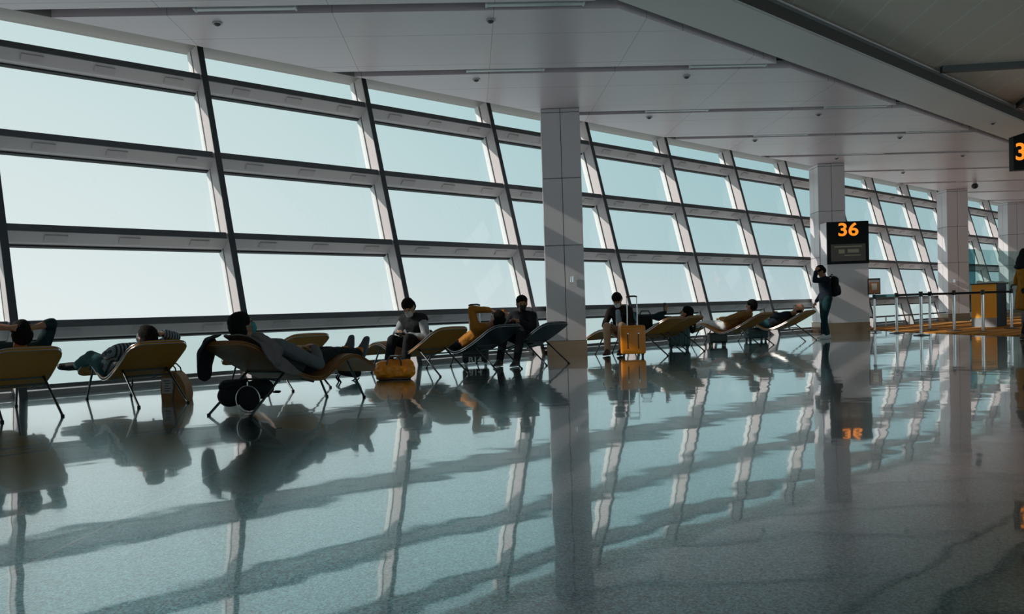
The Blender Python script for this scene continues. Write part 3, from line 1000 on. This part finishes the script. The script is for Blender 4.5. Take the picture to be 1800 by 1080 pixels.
        so = vox('shoe', b, shoes, root, size * .85, 2)
        k = MB(); k.hull([(an - fd * .036 - fu * .071, (.046, .038, .010), F), (an + fd * .09 - fu * .071, (.05, .046, .010), F), (an + fd * .168 - fu * .068, (.036, .038, .010), F)])
        k.build('sole', sole or M_RUBBER, so)
    return root, j
def inl(k):
    return LO[k]
C_TEALJ = cloth('dark_teal_jacket', (.012, .030, .036)); C_STRIPE = cloth('grey_striped_shirt', (.24, .26, .28)); C_JEANS = cloth('teal_jeans', (.022, .075, .085))
C_GREY = cloth('grey_sweater', (.12, .12, .125)); C_NAVY = cloth('navy_jacket', (.010, .016, .026)); C_VESTSH = cloth('pale_grey_shirt', (.34, .36, .38))
C_VEST = cloth('charcoal_vest', (.022, .023, .026)); C_TANJ = cloth('tan_jacket', (.40, .16, .025)); C_PUFF = cloth('black_puffer', (.016, .018, .021), bump=.9, bscale=12)
C_BLAZER = cloth('dark_brown_blazer', (.022, .016, .017)); C_BEIGE = cloth('beige_trousers', (.55, .36, .24)); C_BROWN = cloth('brown_shirt', (.30, .15, .05))
C_WHITE = cloth('white_trousers', (.75, .76, .78)); C_DKTEAL = cloth('dark_teal_track_trousers', (.008, .035, .042)); C_MUST = cloth('mustard_coat', (.42, .17, .02)); C_BLUE = cloth('pale_blue_shirt', (.36, .46, .55))
MK_TEAL = mat('teal_mask', (.06, .26, .27), .8); MK_GREY = mat('pale_grey_mask', (.50, .50, .50), .8); MK_BLACK = mat('black_mask', (.012, .012, .014), .8); MK_WHITE = mat('white_mask', (.65, .66, .68), .8)
SH_BLACK = mat('black_shoe', (.015, .014, .015), .5); SH_BROWN = mat('brown_shoe', (.09, .035, .018), .4); SH_WHITE = mat('white_sneaker', (.75, .75, .76), .6); SH_GREY = mat('grey_sneaker', (.06, .065, .075), .7)
def stripes(m, col, freq):
    n, l = m.node_tree.nodes, m.node_tree.links
    p = n['Principled BSDF']
    w = n.new('ShaderNodeTexWave'); w.inputs['Scale'].default_value = freq; w.bands_direction = 'Y'; w.inputs['Distortion'].default_value = 1.2
    t = n.new('ShaderNodeTexCoord'); l.new(t.outputs['Object'], w.inputs['Vector'])
    mx = n.new('ShaderNodeMix'); mx.data_type = 'RGBA'
    old = p.inputs['Base Color'].links[0].from_socket
    l.new(old, mx.inputs['A']); mx.inputs['B'].default_value = (*col, 1)
    gt = math_node(n, l, 'GREATER_THAN', w.outputs['Fac'], .62)
    l.new(gt, mx.inputs['Factor']); l.new(mx.outputs['Result'], p.inputs['Base Color'])
stripes(C_STRIPE, (.03, .04, .05), 9)

lie = dict(anL=V(.98, .09, .40), anR=V(.98, -.09, .40), ft=V(.35, 0, .94), kpL=V(0, 0, 1), kpR=V(0, 0, 1))
# man cut by the left edge, hands clasped behind his head
o, a = inl('L1')
person('p1', 'man with hands clasped behind his head in a dark teal jacket, by the picture edge', o, a,
       dict(lie, pel=V(.08, 0, .365), neck=V(-.42, 0, .59), head=V(-.535, .0, .745), face=V(.95, 0, .25), hup=V(-.25, 0, 1),
            elL=V(-.46, .27, .83), elR=V(-.46, -.27, .83), wrL=V(-.61, .09, .80), wrR=V(-.61, -.09, .80), hdL=V(-.15, -1, .0), hdR=V(-.15, 1, 0), hnL=V(-1, 0, 0), hnR=V(-1, 0, 0),
            shL=V(-.40, .19, .60), shR=V(-.40, -.19, .60), curl=.5),
       C_TEALJ, M_BLACK, SH_BLACK, sleeve=.45)
# striped shirt, teal jeans, feet swung to the side
o, a = inl('L2')
person('p2', 'reclining man in striped grey shirt, teal jeans and black shoes seen from behind', o, a,
       dict(pel=V(.10, .13, .36), neck=V(-.42, .11, .55), head=V(-.60, .07, .665), face=V(.8, .25, .5), hup=V(-.5, 0, .85),
            shL=V(-.37, .26, .545), shR=V(-.40, -.08, .55), elR=V(-.46, -.27, .655), wrL=V(.10, .12, .53), epL=V(-.1, 1, -.4), wrR=V(-.60, -.10, .70), hdR=V(-.3, 1, 0),
            anL=V(.92, .26, .37), anR=V(.97, .16, .355), kpL=V(.1, .0, 1), kpR=V(.1, .1, 1), ftL=V(.25, .95, .05), ftR=V(.35, .9, .05)),
       C_STRIPE, C_JEANS, SH_BLACK, mask=MK_WHITE, skin=M_SKIN2)
# man in grey sweater on the turned lounger
o, a = inl('L3')
r3, j3 = person('p3', 'reclining man in grey sweater and black trousers with orange detailed sneakers', o, a,
       dict(lie, pel=V(.06, -.01, .375), neck=V(-.44, -.02, .58), head=V(-.60, -.01, .75), face=V(.88, -.22, .42), hup=V(-.42, 0, .9),
            wrR=V(.20, -.12, .535), elR=V(.02, -.31, .38), wrL=V(.22, .05, .53), epL=V(-.2, .8, -.2), hdR=V(.3, .9, .1), hdL=V(.4, -.9, .0), shR=V(-.36, -.20, .565),
            anL=V(.97, .07, .45), anR=V(.95, -.09, .435), ftL=V(.30, .05, .95), ftR=V(.33, -.12, .94)),
       C_GREY, M_BLACK, SH_GREY, mask=MK_TEAL, size=.009, sole=mat('grey_sole', (.16, .17, .19), .7))
for s in (-1, 1):
    an = j3[s][3]
    sh = [c for c in kids(r3) if c.name.startswith('shoe')][0 if s == 1 else 1]
    MB().hull([(an + V(-.005, s * .008 - .036 * 1, .03), (.022, .012, .032)), (an + V(.0, s * .008 + .03, .03), (.022, .012, .032))]).build('ankle_collar', mat('orange_fabric', (.55, .16, .02), .8), sh)

def frame(x, y, fx, fy):
    return V(x, y, 0), math.atan2(fy, fx)
# sitting man with vest, looking at a phone
o, a = frame(7.10, 9.36, -.97, -.24)
person('p4', 'seated man in charcoal vest and grey mask looking down at his phone', o, a,
       dict(pel=V(0, 0, .385), neck=V(.15, 0, .79), head=V(.225, .01, .90), face=V(.74, .25, -.62), hup=V(.55, 0, .8), hunch=-.03,
            wrL=V(.33, .07, .535), wrR=V(.33, -.07, .535), epL=V(-.3, .8, -.5), epR=V(-.3, -.8, -.5), hdL=V(.6, -.6, .1), hdR=V(.6, .6, .1), hnL=V(0, .3, -1), hnR=V(0, -.3, -1), curl=.7,
            anL=V(.50, .13, .085), anR=V(.56, -.13, .085), kpL=V(.5, .1, 1), kpR=V(.5, -.1, 1)),
       C_VESTSH, M_BLACK, SH_BLACK, mask=MK_GREY, vest=C_VEST, skin=M_SKIN2)
ph = empty('phone', o + Matrix.Rotation(a, 3, 'Z') @ V(.415, 0, .555), a)
tag(ph, 'small dark phone in the hands of the man with the vest', 'phone')
MB().box((0, 0, 0), (.075, .15, .009), Matrix.Rotation(-.5, 3, 'Y'), .003).build('case', M_BLACKPL, ph)
# tan jacket, arm over the face
o, a = inl('L5')
person('p5', 'man in tan jacket lying with a raised arm across his face', o, a,
       dict(lie, pel=V(.10, .02, .365), neck=V(-.38, .02, .60), head=V(-.55, -.02, .715), face=V(.6, .1, .8), hup=V(-.8, 0, .6),
            shL=V(-.31, .19, .59), shR=V(-.37, -.17, .59), elL=V(-.25, .19, .855), elR=V(-.38, -.27, .79), wrL=V(-.47, .04, .83), wrR=V(-.58, -.12, .79), hdL=V(-.7, -.7, -.2), hdR=V(-.6, .5, -.2)),
       C_TANJ, M_BLACK, SH_BLACK, hair=True)
# puffer jacket, black mask
o, a = frame(9.0, 9.26, -.93, -.37)
person('p6', 'seated man in black puffer jacket and black mask facing the camera', o, a,
       dict(pel=V(0, 0, .385), neck=V(.07, 0.02, .785), head=V(.11, .04, .915), face=V(.86, .50, -.12), hup=V(.1, 0, 1), hunch=-.02,
            wrL=V(.30, .07, .665), wrR=V(.30, -.05, .655), epL=V(-.2, .8, -.6), epR=V(-.2, -.8, -.6), hdL=V(.3, -.8, .2), hdR=V(.3, .8, .2), curl=.8,
            anL=V(.62, .15, .085), anR=V(.60, -.13, .085), kpL=V(.5, .1, 1), kpR=V(.5, -.1, 1)),
       C_PUFF, M_BLACK, SH_BLACK, mask=MK_BLACK, sole=M_WHITE)
# blazer and beige trousers
o, a = frame(11.50, 9.38, -.94, -.34)
person('p7', 'seated man in dark blazer and beige trousers beside the orange suitcase', o, a,
       dict(pel=V(0, 0, .385), neck=V(.12, 0, .815), head=V(.20, 0, .94), face=V(.72, .05, -.68), hup=V(.65, 0, .75), hunch=-.03,
            wrL=V(.33, .05, .49), wrR=V(.35, -.05, .49), epL=V(-.3, .8, -.5), epR=V(-.3, -.8, -.5), hdL=V(.5, -.7, -.2), hdR=V(.5, .7, -.2), curl=.8,
            anL=V(.44, .14, .09), anR=V(.47, -.10, .09), kpL=V(.5, .05, 1), kpR=V(.5, -.1, 1)),
       C_BLAZER, C_BEIGE, SH_BROWN, mask=MK_WHITE, size=.011)
r7 = [c for c in COL.objects if c.get('label', '').startswith('seated man in dark blazer')][0]
b = MB(); b.hull([(V(.185, 0, .755), (.03, .045, .03)), (V(.155, 0, .62), (.03, .055, .05)), (V(.115, 0, .50), (.03, .06, .04))])
vox('shirt_front', b, C_BLUE, r7, .011, 2, .003, 14)
# dark man with raised phone hand
o, a = inl('L8')
person('p8', 'reclining man in dark clothes holding a phone up in front of him', o, a,
       dict(pel=V(.08, .03, .365), neck=V(-.43, .03, .57), head=V(-.625, .045, .675), face=V(.80, .35, .35), hup=V(-.45, 0, .9),
            wrL=V(-.28, .18, .70), wrR=V(-.20, -.05, .60), epL=V(.2, .9, -.4), epR=V(0, -.9, -.3), hdL=V(-.05, 0, 1), curl=.9,
            anL=V(.55, .40, .33), anR=V(.96, .03, .40), kpL=V(.2, .3, 1), ft=V(.4, .2, .9)),
       C_TEALJ, C_JEANS, SH_WHITE, skin=M_SKIN2, size=.011)
ph = empty('phone', o + Matrix.Rotation(a, 3, 'Z') @ V(-.262, .17, .80), a)
tag(ph, 'dark phone held up by the man beside the teal suitcase', 'phone')
MB().box((0, 0, 0), (.012, .07, .14), None, .003).build('case', M_BLACKPL, ph)
# brown shirt and white trousers
o, a = inl('L9')
person('p9', 'man in brown shirt and white trousers sitting up on his lounge chair', o, a,
       dict(lie, pel=V(.10, -.03, .375), neck=V(-.33, -.06, .62), head=V(-.41, -.09, .76), face=V(.98, .1, .08), hup=V(-.08, 0, 1),
            wrL=V(.12, .17, .53), wrR=V(.06, -.25, .47), epL=V(-.3, .8, -.2), epR=V(-.3, -.8, -.2), curl=.6),
       C_BROWN, C_WHITE, SH_WHITE, size=.012)
# balding man
o, a = inl('L10')
person('p10', 'balding man in navy jacket reclining nearest the gate pillar', o, a,
       dict(lie, pel=V(.08, .05, .365), neck=V(-.40, .08, .57), head=V(-.58, .10, .67), face=V(.65, .15, .75), hup=V(-.8, 0, .6),
            wrL=V(-.02, .10, .60), wrR=V(.0, .0, .57), epL=V(0, .8, -.2), epR=V(0, -.8, -.2)),
       C_NAVY, C_JEANS, SH_BLACK, bald=True, skin=M_SKIN2, size=.012)
# standing traveller with backpack, hand on his head
o, a = frame(17.27, 8.53, -.80, .60)
person('p11', 'standing traveller in dark jacket and teal track trousers, hand on his forehead', o, a,
       dict(ll=.925, pel=V(-.02, 0, .86), neck=V(.0, 0, 1.31), head=V(.085, 0, 1.445), face=V(.85, 0, -.52), hup=V(.5, 0, .85),
            shL=V(.03, .17, 1.255), elL=V(.30, .17, 1.245), wrL=V(.215, .06, 1.45), hdL=V(-.45, -.25, .7), wrR=V(.10, -.20, .80), epR=V(-.8, -.4, -.2), curl=.7,
            anL=V(.05, .09, .088), anR=V(-.09, -.09, .088), kpL=V(1, 0, 0), kpR=V(1, 0, 0), ft=V(1, .1, 0)),
       C_NAVY, C_DKTEAL, SH_WHITE, size=.012, sole=M_WHITE)
# traveller cut by the right edge
o, a = frame(17.17, 4.73, .64, -.77)
person('p12', 'traveller in mustard coat and dark scarf cut by the right picture edge', o, a,
       dict(ll=.935, pel=V(0, 0, .86), neck=V(.02, 0, 1.34), head=V(.06, 0, 1.49), face=V(1, 0, -.1),
            wrL=V(.22, .18, 1.02), wrR=V(.22, -.18, 1.02), epL=V(-.8, .5, -.4), epR=V(-.8, -.5, -.4), anL=V(.10, .10, .088), anR=V(-.06, -.10, .088), kpL=V(1, 0, 0), kpR=V(1, 0, 0)),
       C_MUST, M_BLACK, SH_BROWN, size=.011, coat=True)
sc = [c for c in COL.objects if c.get('label', '').startswith('traveller in mustard')][0]
b = MB(); b.hull([(V(.0, 0, 1.30), (.16, .21, .05)), (V(.02, 0, 1.40), (.11, .12, .07))]); b.hull([(V(-.03, 0, 1.38), (.11, .12, .08)), (V(.03, 0, 1.56), (.10, .10, .09))])
vox('scarf', b, M_BLACK, sc, .012, 3, .008, 12)

# ------------------------------------------------------------------ luggage and clothes
def suitcase(loc, rz, w, d, h, m, label, handle=.5, ribs=True, group=None, wheel=M_BLACKPL, grip=M_BLACKPL):
    t = tag(empty('suitcase', loc, rz), label, 'suitcase', group)
    z0 = .055
    b = MB().box((0, 0, z0 + h / 2), (w, d, h), None, min(.04, d * .25), 4)
    b.build('shell', m, t)
    r = MB()
    if ribs:
        for i in range(7):
            x = -w / 2 + w * (i + 1) / 8
            r.box((x, -d / 2 - .002, z0 + h / 2), (w * .05, .012, h * .86), None, .004)
        r.build('rib', m, t)
    for sx_ in (-1, 1):
        for sy_ in (-1, 1):
            wl = MB().cyl((sx_ * (w / 2 - .05), sy_ * (d / 2 - .045), .026), .026, .03, 'X', 18)
            wl.build('wheel', wheel, t)
            MB().box((sx_ * (w / 2 - .05), sy_ * (d / 2 - .045), .05), (.045, .04, .03), None, .006).build('wheel_fork', M_BLACKPL, t)
    if handle > 0:
        top = z0 + h
        for s in (-1, 1):
            MB().tube([(s * w * .2, d * .3, top - .03), (s * w * .2, d * .3, top + handle)], .0095, 10).build('handle_tube', M_CHROME, t)
        MB().tube([(-w * .22, d * .3, top + handle), (-w * .12, d * .3, top + handle + .012), (w * .12, d * .3, top + handle + .012), (w * .22, d * .3, top + handle)], .014, 10).build('grip', grip, t)
    MB().tube([(-.07, -d * .1, z0 + h - .004), (-.05, -d * .1, z0 + h + .022), (.05, -d * .1, z0 + h + .022), (.07, -d * .1, z0 + h - .004)], .008, 8).build('carry_handle', M_BLACKPL, t)
    return t
C_ORANGEL = mat('orange_leather', (.80, .24, .008), .30, bump=.15, bscale=50, var=.15, vscale=6)
t = suitcase((10.84, 8.62, 0), math.radians(-50), .40, .24, .46, C_ORANGEL, 'orange upright suitcase with raised handle beside the man in beige trousers', handle=.46, ribs=False)
M_DKSTRAP = mat('dark_leather_strap', (.06, .02, .015), .4)
for s in (-1, 1):
    MB().box((s * .085, -.123, .27), (.018, .008, .26), None, .003).build('zip', M_DKSTRAP, t)
    MB().box((s * .085, -.128, .385), (.03, .006, .018), None, .002).build('zip_pull', M_CHROME, t)
MB().box((0, -.119, .285), (.33, .012, .36), None, .005).build('front_pocket', C_ORANGEL, t)
C_TEALC = mat('dark_teal_shell', (.006, .055, .06), .4)
suitcase((13.08, 9.32, 0), math.radians(-48), .40, .24, .50, C_TEALC, 'dark teal suitcase standing behind the phone holding man', handle=0)
suitcase((16.30, 9.62, 0), math.radians(-30), .46, .26, .24, mat('dark_green_shell', (.006, .03, .033), .45), 'low dark green case under the lounge chair of the balding man', handle=0, ribs=False)
t = suitcase((8.45, 9.76, 0), math.radians(-45), .40, .25, .46, M_BLACKPL, 'black ribbed suitcase with white markings behind the black lounge chair', handle=.40, wheel=M_WHITE)
for i in range(6):
    MB().box((0, -.132, .14 + i * .05), (.36, .006, .012), None, .002).build('rib', M_FASCIA, t, False)
digits('B14', (0, -.140, .088), (PI / 2, 0, 0), .12, t, 'lettering', 1.1).data.materials.append(M_WHITE)
suitcase((14.40, 9.35, 0), math.radians(-40), .36, .22, .20, M_BLACKPL, 'small black case on the floor under the lounge chair of the white trousered man', handle=0, ribs=False)

# orange leather duffel
t = tag(empty('duffel_bag', (6.20, 8.72, 0), math.radians(-38)), 'shiny orange leather duffel bag on the floor by the seated man', 'bag')
b = MB()
b.hull([(V(-.19, 0, .12), (.06, .13, .12)), (V(.19, 0, .12), (.06, .13, .12))])
b.hull([(V(-.20, 0, .11), (.06, .11, .11)), (V(.20, 0, .11), (.06, .11, .11)), (V(0, 0, .20), (.14, .06, .05))])
vox('body', b, C_ORANGEL, t, .01, 3, .020, 13, cut=[((0, 0, .012), (0, 0, -1))])
MB().box((0, 0, .014), (.40, .20, .024), None, .008).build('base', M_DKSTRAP, t)
for s in (-1, 1):
    MB().tube([(-.09, s * .10, .16), (-.085, s * .09, .23), (-.05, s * .05, .285), (.05, s * .05, .285), (.085, s * .09, .23), (.09, s * .10, .16)], .009, 8).build('handle', M_DKSTRAP, t)
MB().tube([(-.17, 0, .238), (.17, 0, .238)], .006, 8).build('zip', M_CHROME, t)
MB().box((0, 0, .292), (.10, .09, .02), None, .008).build('handle_wrap', M_WHITE, t)

def backpack(name, loc, rot, m, label, s=1.0, straps=True):
    t = tag(empty(name, loc, 0), label, 'backpack')
    t.rotation_euler = rot
    b = MB()
    b.hull([(V(0, -.0, .10) * s, (.09 * s, .15 * s, .09 * s)), (V(0, 0, .34) * s, (.075 * s, .13 * s, .10 * s))])
    vox('body', b, m, t, .011, 3, .006, 12)
    b = MB(); b.hull([(V(-.075, 0, .10) * s, (.05 * s, .115 * s, .07 * s)), (V(-.065, 0, .20) * s, (.045 * s, .11 * s, .06 * s))])
    vox('front_pocket', b, m, t, .011, 3, .004, 12)
    MB().tube([V(.04, -.03, .43) * s, V(.05, -.02, .47) * s, V(.05, .02, .47) * s, V(.04, .03, .43) * s], .007 * s, 8).build('top_handle', m, t)
    if straps:
        for q in (-1, 1):
            pts = [V(.06, q * .075, .40), V(.12, q * .085, .43), V(.20, q * .09, .36), V(.21, q * .095, .22), V(.13, q * .11, .10), V(.07, q * .11, .06)]
            MB().tube([p * s for p in pts], .013 * s, 8).build('shoulder_strap', m, t)
    return t
# worn by the standing man
ow, aw = frame(17.27, 8.53, -.80, .60)
p = ow + Matrix.Rotation(aw, 3, 'Z') @ V(-.215, 0, .88)
backpack('backpack', p, (0, 0, aw), M_BLACK, 'black backpack worn by the standing traveller', 1.05)
# under the brown lounger, with a round hoop
t = backpack('backpack', (3.22, 7.05, .10), (0, 0, 0), M_BLACK, 'black backpack lying under the brown lounge chair', 1.15, False)
t.rotation_euler = (0, math.radians(80), math.radians(-42))
t.location = (3.20, 7.17, .125)
t2 = tag(empty('hoop_pouch', (3.30, 6.79, .0), math.radians(-48)), 'round black pouch with a pale rim in front of the backpack', 'pouch')
MB().tube([(.105 * math.cos(q), 0, .125 + .115 * math.sin(q)) for q in [2 * PI * i / 36 for i in range(36)]], .005, 8, True).build('rim', M_STEEL, t2)
b = MB(); b.hull([(V(0, .02, .125), (.098, .03, .108))]); vox('pouch', b, M_BLACK, t2, .01, 2, .006, 14)
MB().tube([(0, 0, .24), (.0, .0, .275)], .006, 8).build('clip', M_STEEL, t2)
# dark backpack by the duffel
t = backpack('backpack', (5.90, 9.0, .085), (0, math.radians(80), math.radians(160)), M_BLACK, 'small dark backpack flat on the floor beside the orange duffel', .7)
# tan tote with paper label
t = tag(empty('tote_bag', (3.47, 8.80, 0), math.radians(-48)), 'tan leather tote bag with a paper label beside the second lounge chair', 'bag')
C_TOTE = mat('tan_tote', (.33, .15, .045), .5, bump=.1, bscale=40, var=.15, vscale=5)
b = MB()
pr = [(-.10, 0), (.155, 0), (.165, .06), (.15, .16), (.105, .25), (.05, .30), (-.085, .30), (-.105, .12)]
b.prism(pr, -.08, .08, Matrix(((1, 0, 0, 0), (0, 0, 1, 0), (0, 1, 0, 0), (0, 0, 0, 1))))
o_ = b.build('body', C_TOTE, t, angle=35)
MB().box((-.03, -.083, .155), (.115, .006, .16), None, .002).build('label', mat('pinkish_label', (.50, .42, .42), .8), t)
m = MB()
for i in range(5):
    m.box((-.035 + .01 * (i % 2), -.0875, .205 - i * .026), (.07 - .012 * (i % 3), .002, .007))
m.build('label_print', M_BLACKPL, t, False)
MB().tube([(.02, -.082, .0), (.03, -.083, .10), (.055, -.082, .22), (.04, -.07, .295)], .008, 8).build('piping', M_DKSTRAP, t)
for s in (-1, 1):
    MB().tube([(-.07, s * .06, .29), (-.06, s * .055, .36), (.01, s * .05, .375), (.05, s * .055, .33), (.06, s * .06, .27)], .007, 8).build('handle', M_DKSTRAP, t)

# cloth hung over the brown lounger
def hang(name, label, pts, m, th=.012):
    """a sheet through a grid of points in the lounger's own frame, given a little thickness"""
    o, a = LO['L3']
    t = tag(empty(name, o, a), label, 'jacket')
    b = MB(); bm = b.bm
    G = [[V(*p) for p in row] for row in pts]
    vs = [[bm.verts.new(p) for p in row] for row in G]
    for i in range(len(G) - 1):
        for k in range(len(G[0]) - 1):
            bm.faces.new((vs[i][k], vs[i][k + 1], vs[i + 1][k + 1], vs[i + 1][k]))
    bmesh.ops.subdivide_edges(bm, edges=bm.edges, cuts=3, use_grid_fill=True)
    for _ in range(3):
        bmesh.ops.smooth_vert(bm, verts=bm.verts, factor=.5, use_axis_x=True, use_axis_y=True, use_axis_z=True)
    bm.normal_update()
    for v in bm.verts:
        v.co += v.normal * .014 * noise.noise(v.co * 12)
    bmesh.ops.solidify(bm, geom=bm.faces, thickness=th)
    return t, b.build('cloth', m, t, angle=80)
C_JERSEY = cloth('grey_brown_jersey', (.16, .13, .13))
t, c = hang('hooded_jacket', 'grey brown hooded jacket draped over the side of the brown lounge chair',
     [[(-.74, .10, .690), (-.74, -.06, .692), (-.74, -.20, .685), (-.72, -.30, .63), (-.70, -.335, .54), (-.66, -.345, .47)],
      [(-.62, .12, .635), (-.62, -.06, .640), (-.62, -.20, .635), (-.61, -.30, .575), (-.58, -.34, .46), (-.54, -.345, .36)],
      [(-.48, .14, .560), (-.48, -.06, .560), (-.48, -.20, .555), (-.47, -.305, .49), (-.43, -.335, .38), (-.38, -.335, .31)],
      [(-.34, .14, .480), (-.34, -.06, .480), (-.34, -.20, .475), (-.33, -.305, .41), (-.26, -.325, .35), (-.20, -.325, .31)]],
     C_JERSEY)
b = MB(); b.hull([(V(-.62, -.20, .66), (.07, .06, .035)), (V(-.50, -.30, .53), (.07, .03, .06))]); b.hull([(V(-.50, -.30, .53), (.07, .03, .06)), (V(-.55, -.335, .44), (.05, .02, .05))])
vox('hood', b, C_JERSEY, t, .011, 3, .014, 14)
t, c = hang('black_jacket', 'black jacket hung over the far top corner of the brown lounge chair',
     [[(-.60, .22, .585), (-.60, .292, .56), (-.62, .315, .47), (-.64, .32, .38), (-.66, .32, .30)],
      [(-.70, .18, .645), (-.71, .285, .60), (-.72, .315, .50), (-.73, .32, .38), (-.74, .32, .27)],
      [(-.79, .12, .690), (-.815, .21, .665), (-.835, .285, .56), (-.84, .30, .42), (-.83, .30, .31)],
      [(-.815, -.02, .695), (-.845, .10, .655), (-.86, .20, .57), (-.865, .24, .46), (-.86, .26, .38)]],
     M_BLACK)
# black bag on the lounger behind the man in the blazer, and one hung beside the phone man
t = tag(empty('shoulder_bag', (11.33, 8.74, .37), math.radians(-45)), 'boxy black shoulder bag standing on the lounge chair behind the orange suitcase', 'bag')
MB().box((0, 0, .17), (.24, .13, .26), None, .03, 4).build('body', M_BLACK, t)
MB().box((0, -.07, .20), (.22, .02, .17), None, .008).build('flap', M_BLACK, t)
MB().tube([(-.10, 0, .29), (-.06, .0, .37), (.06, 0, .37), (.10, 0, .29)], .009, 8).build('strap', M_BLACKPL, t)
t = tag(empty('hanging_bag', (12.66, 8.72, .0), math.radians(-60)), 'small black bag with pale buckles hung at the side of the phone man\'s chair', 'bag')
b = MB(); b.hull([(V(0, 0, .40), (.06, .05, .10)), (V(.02, 0, .58), (.04, .04, .06))]); vox('body', b, M_BLACK, t, .011, 3, .01, 14)
MB().ball((-.02, -.055, .55), .018).build('buckle', M_WHITE, t)
MB().ball((.01, -.055, .44), .016).build('buckle', M_WHITE, t)
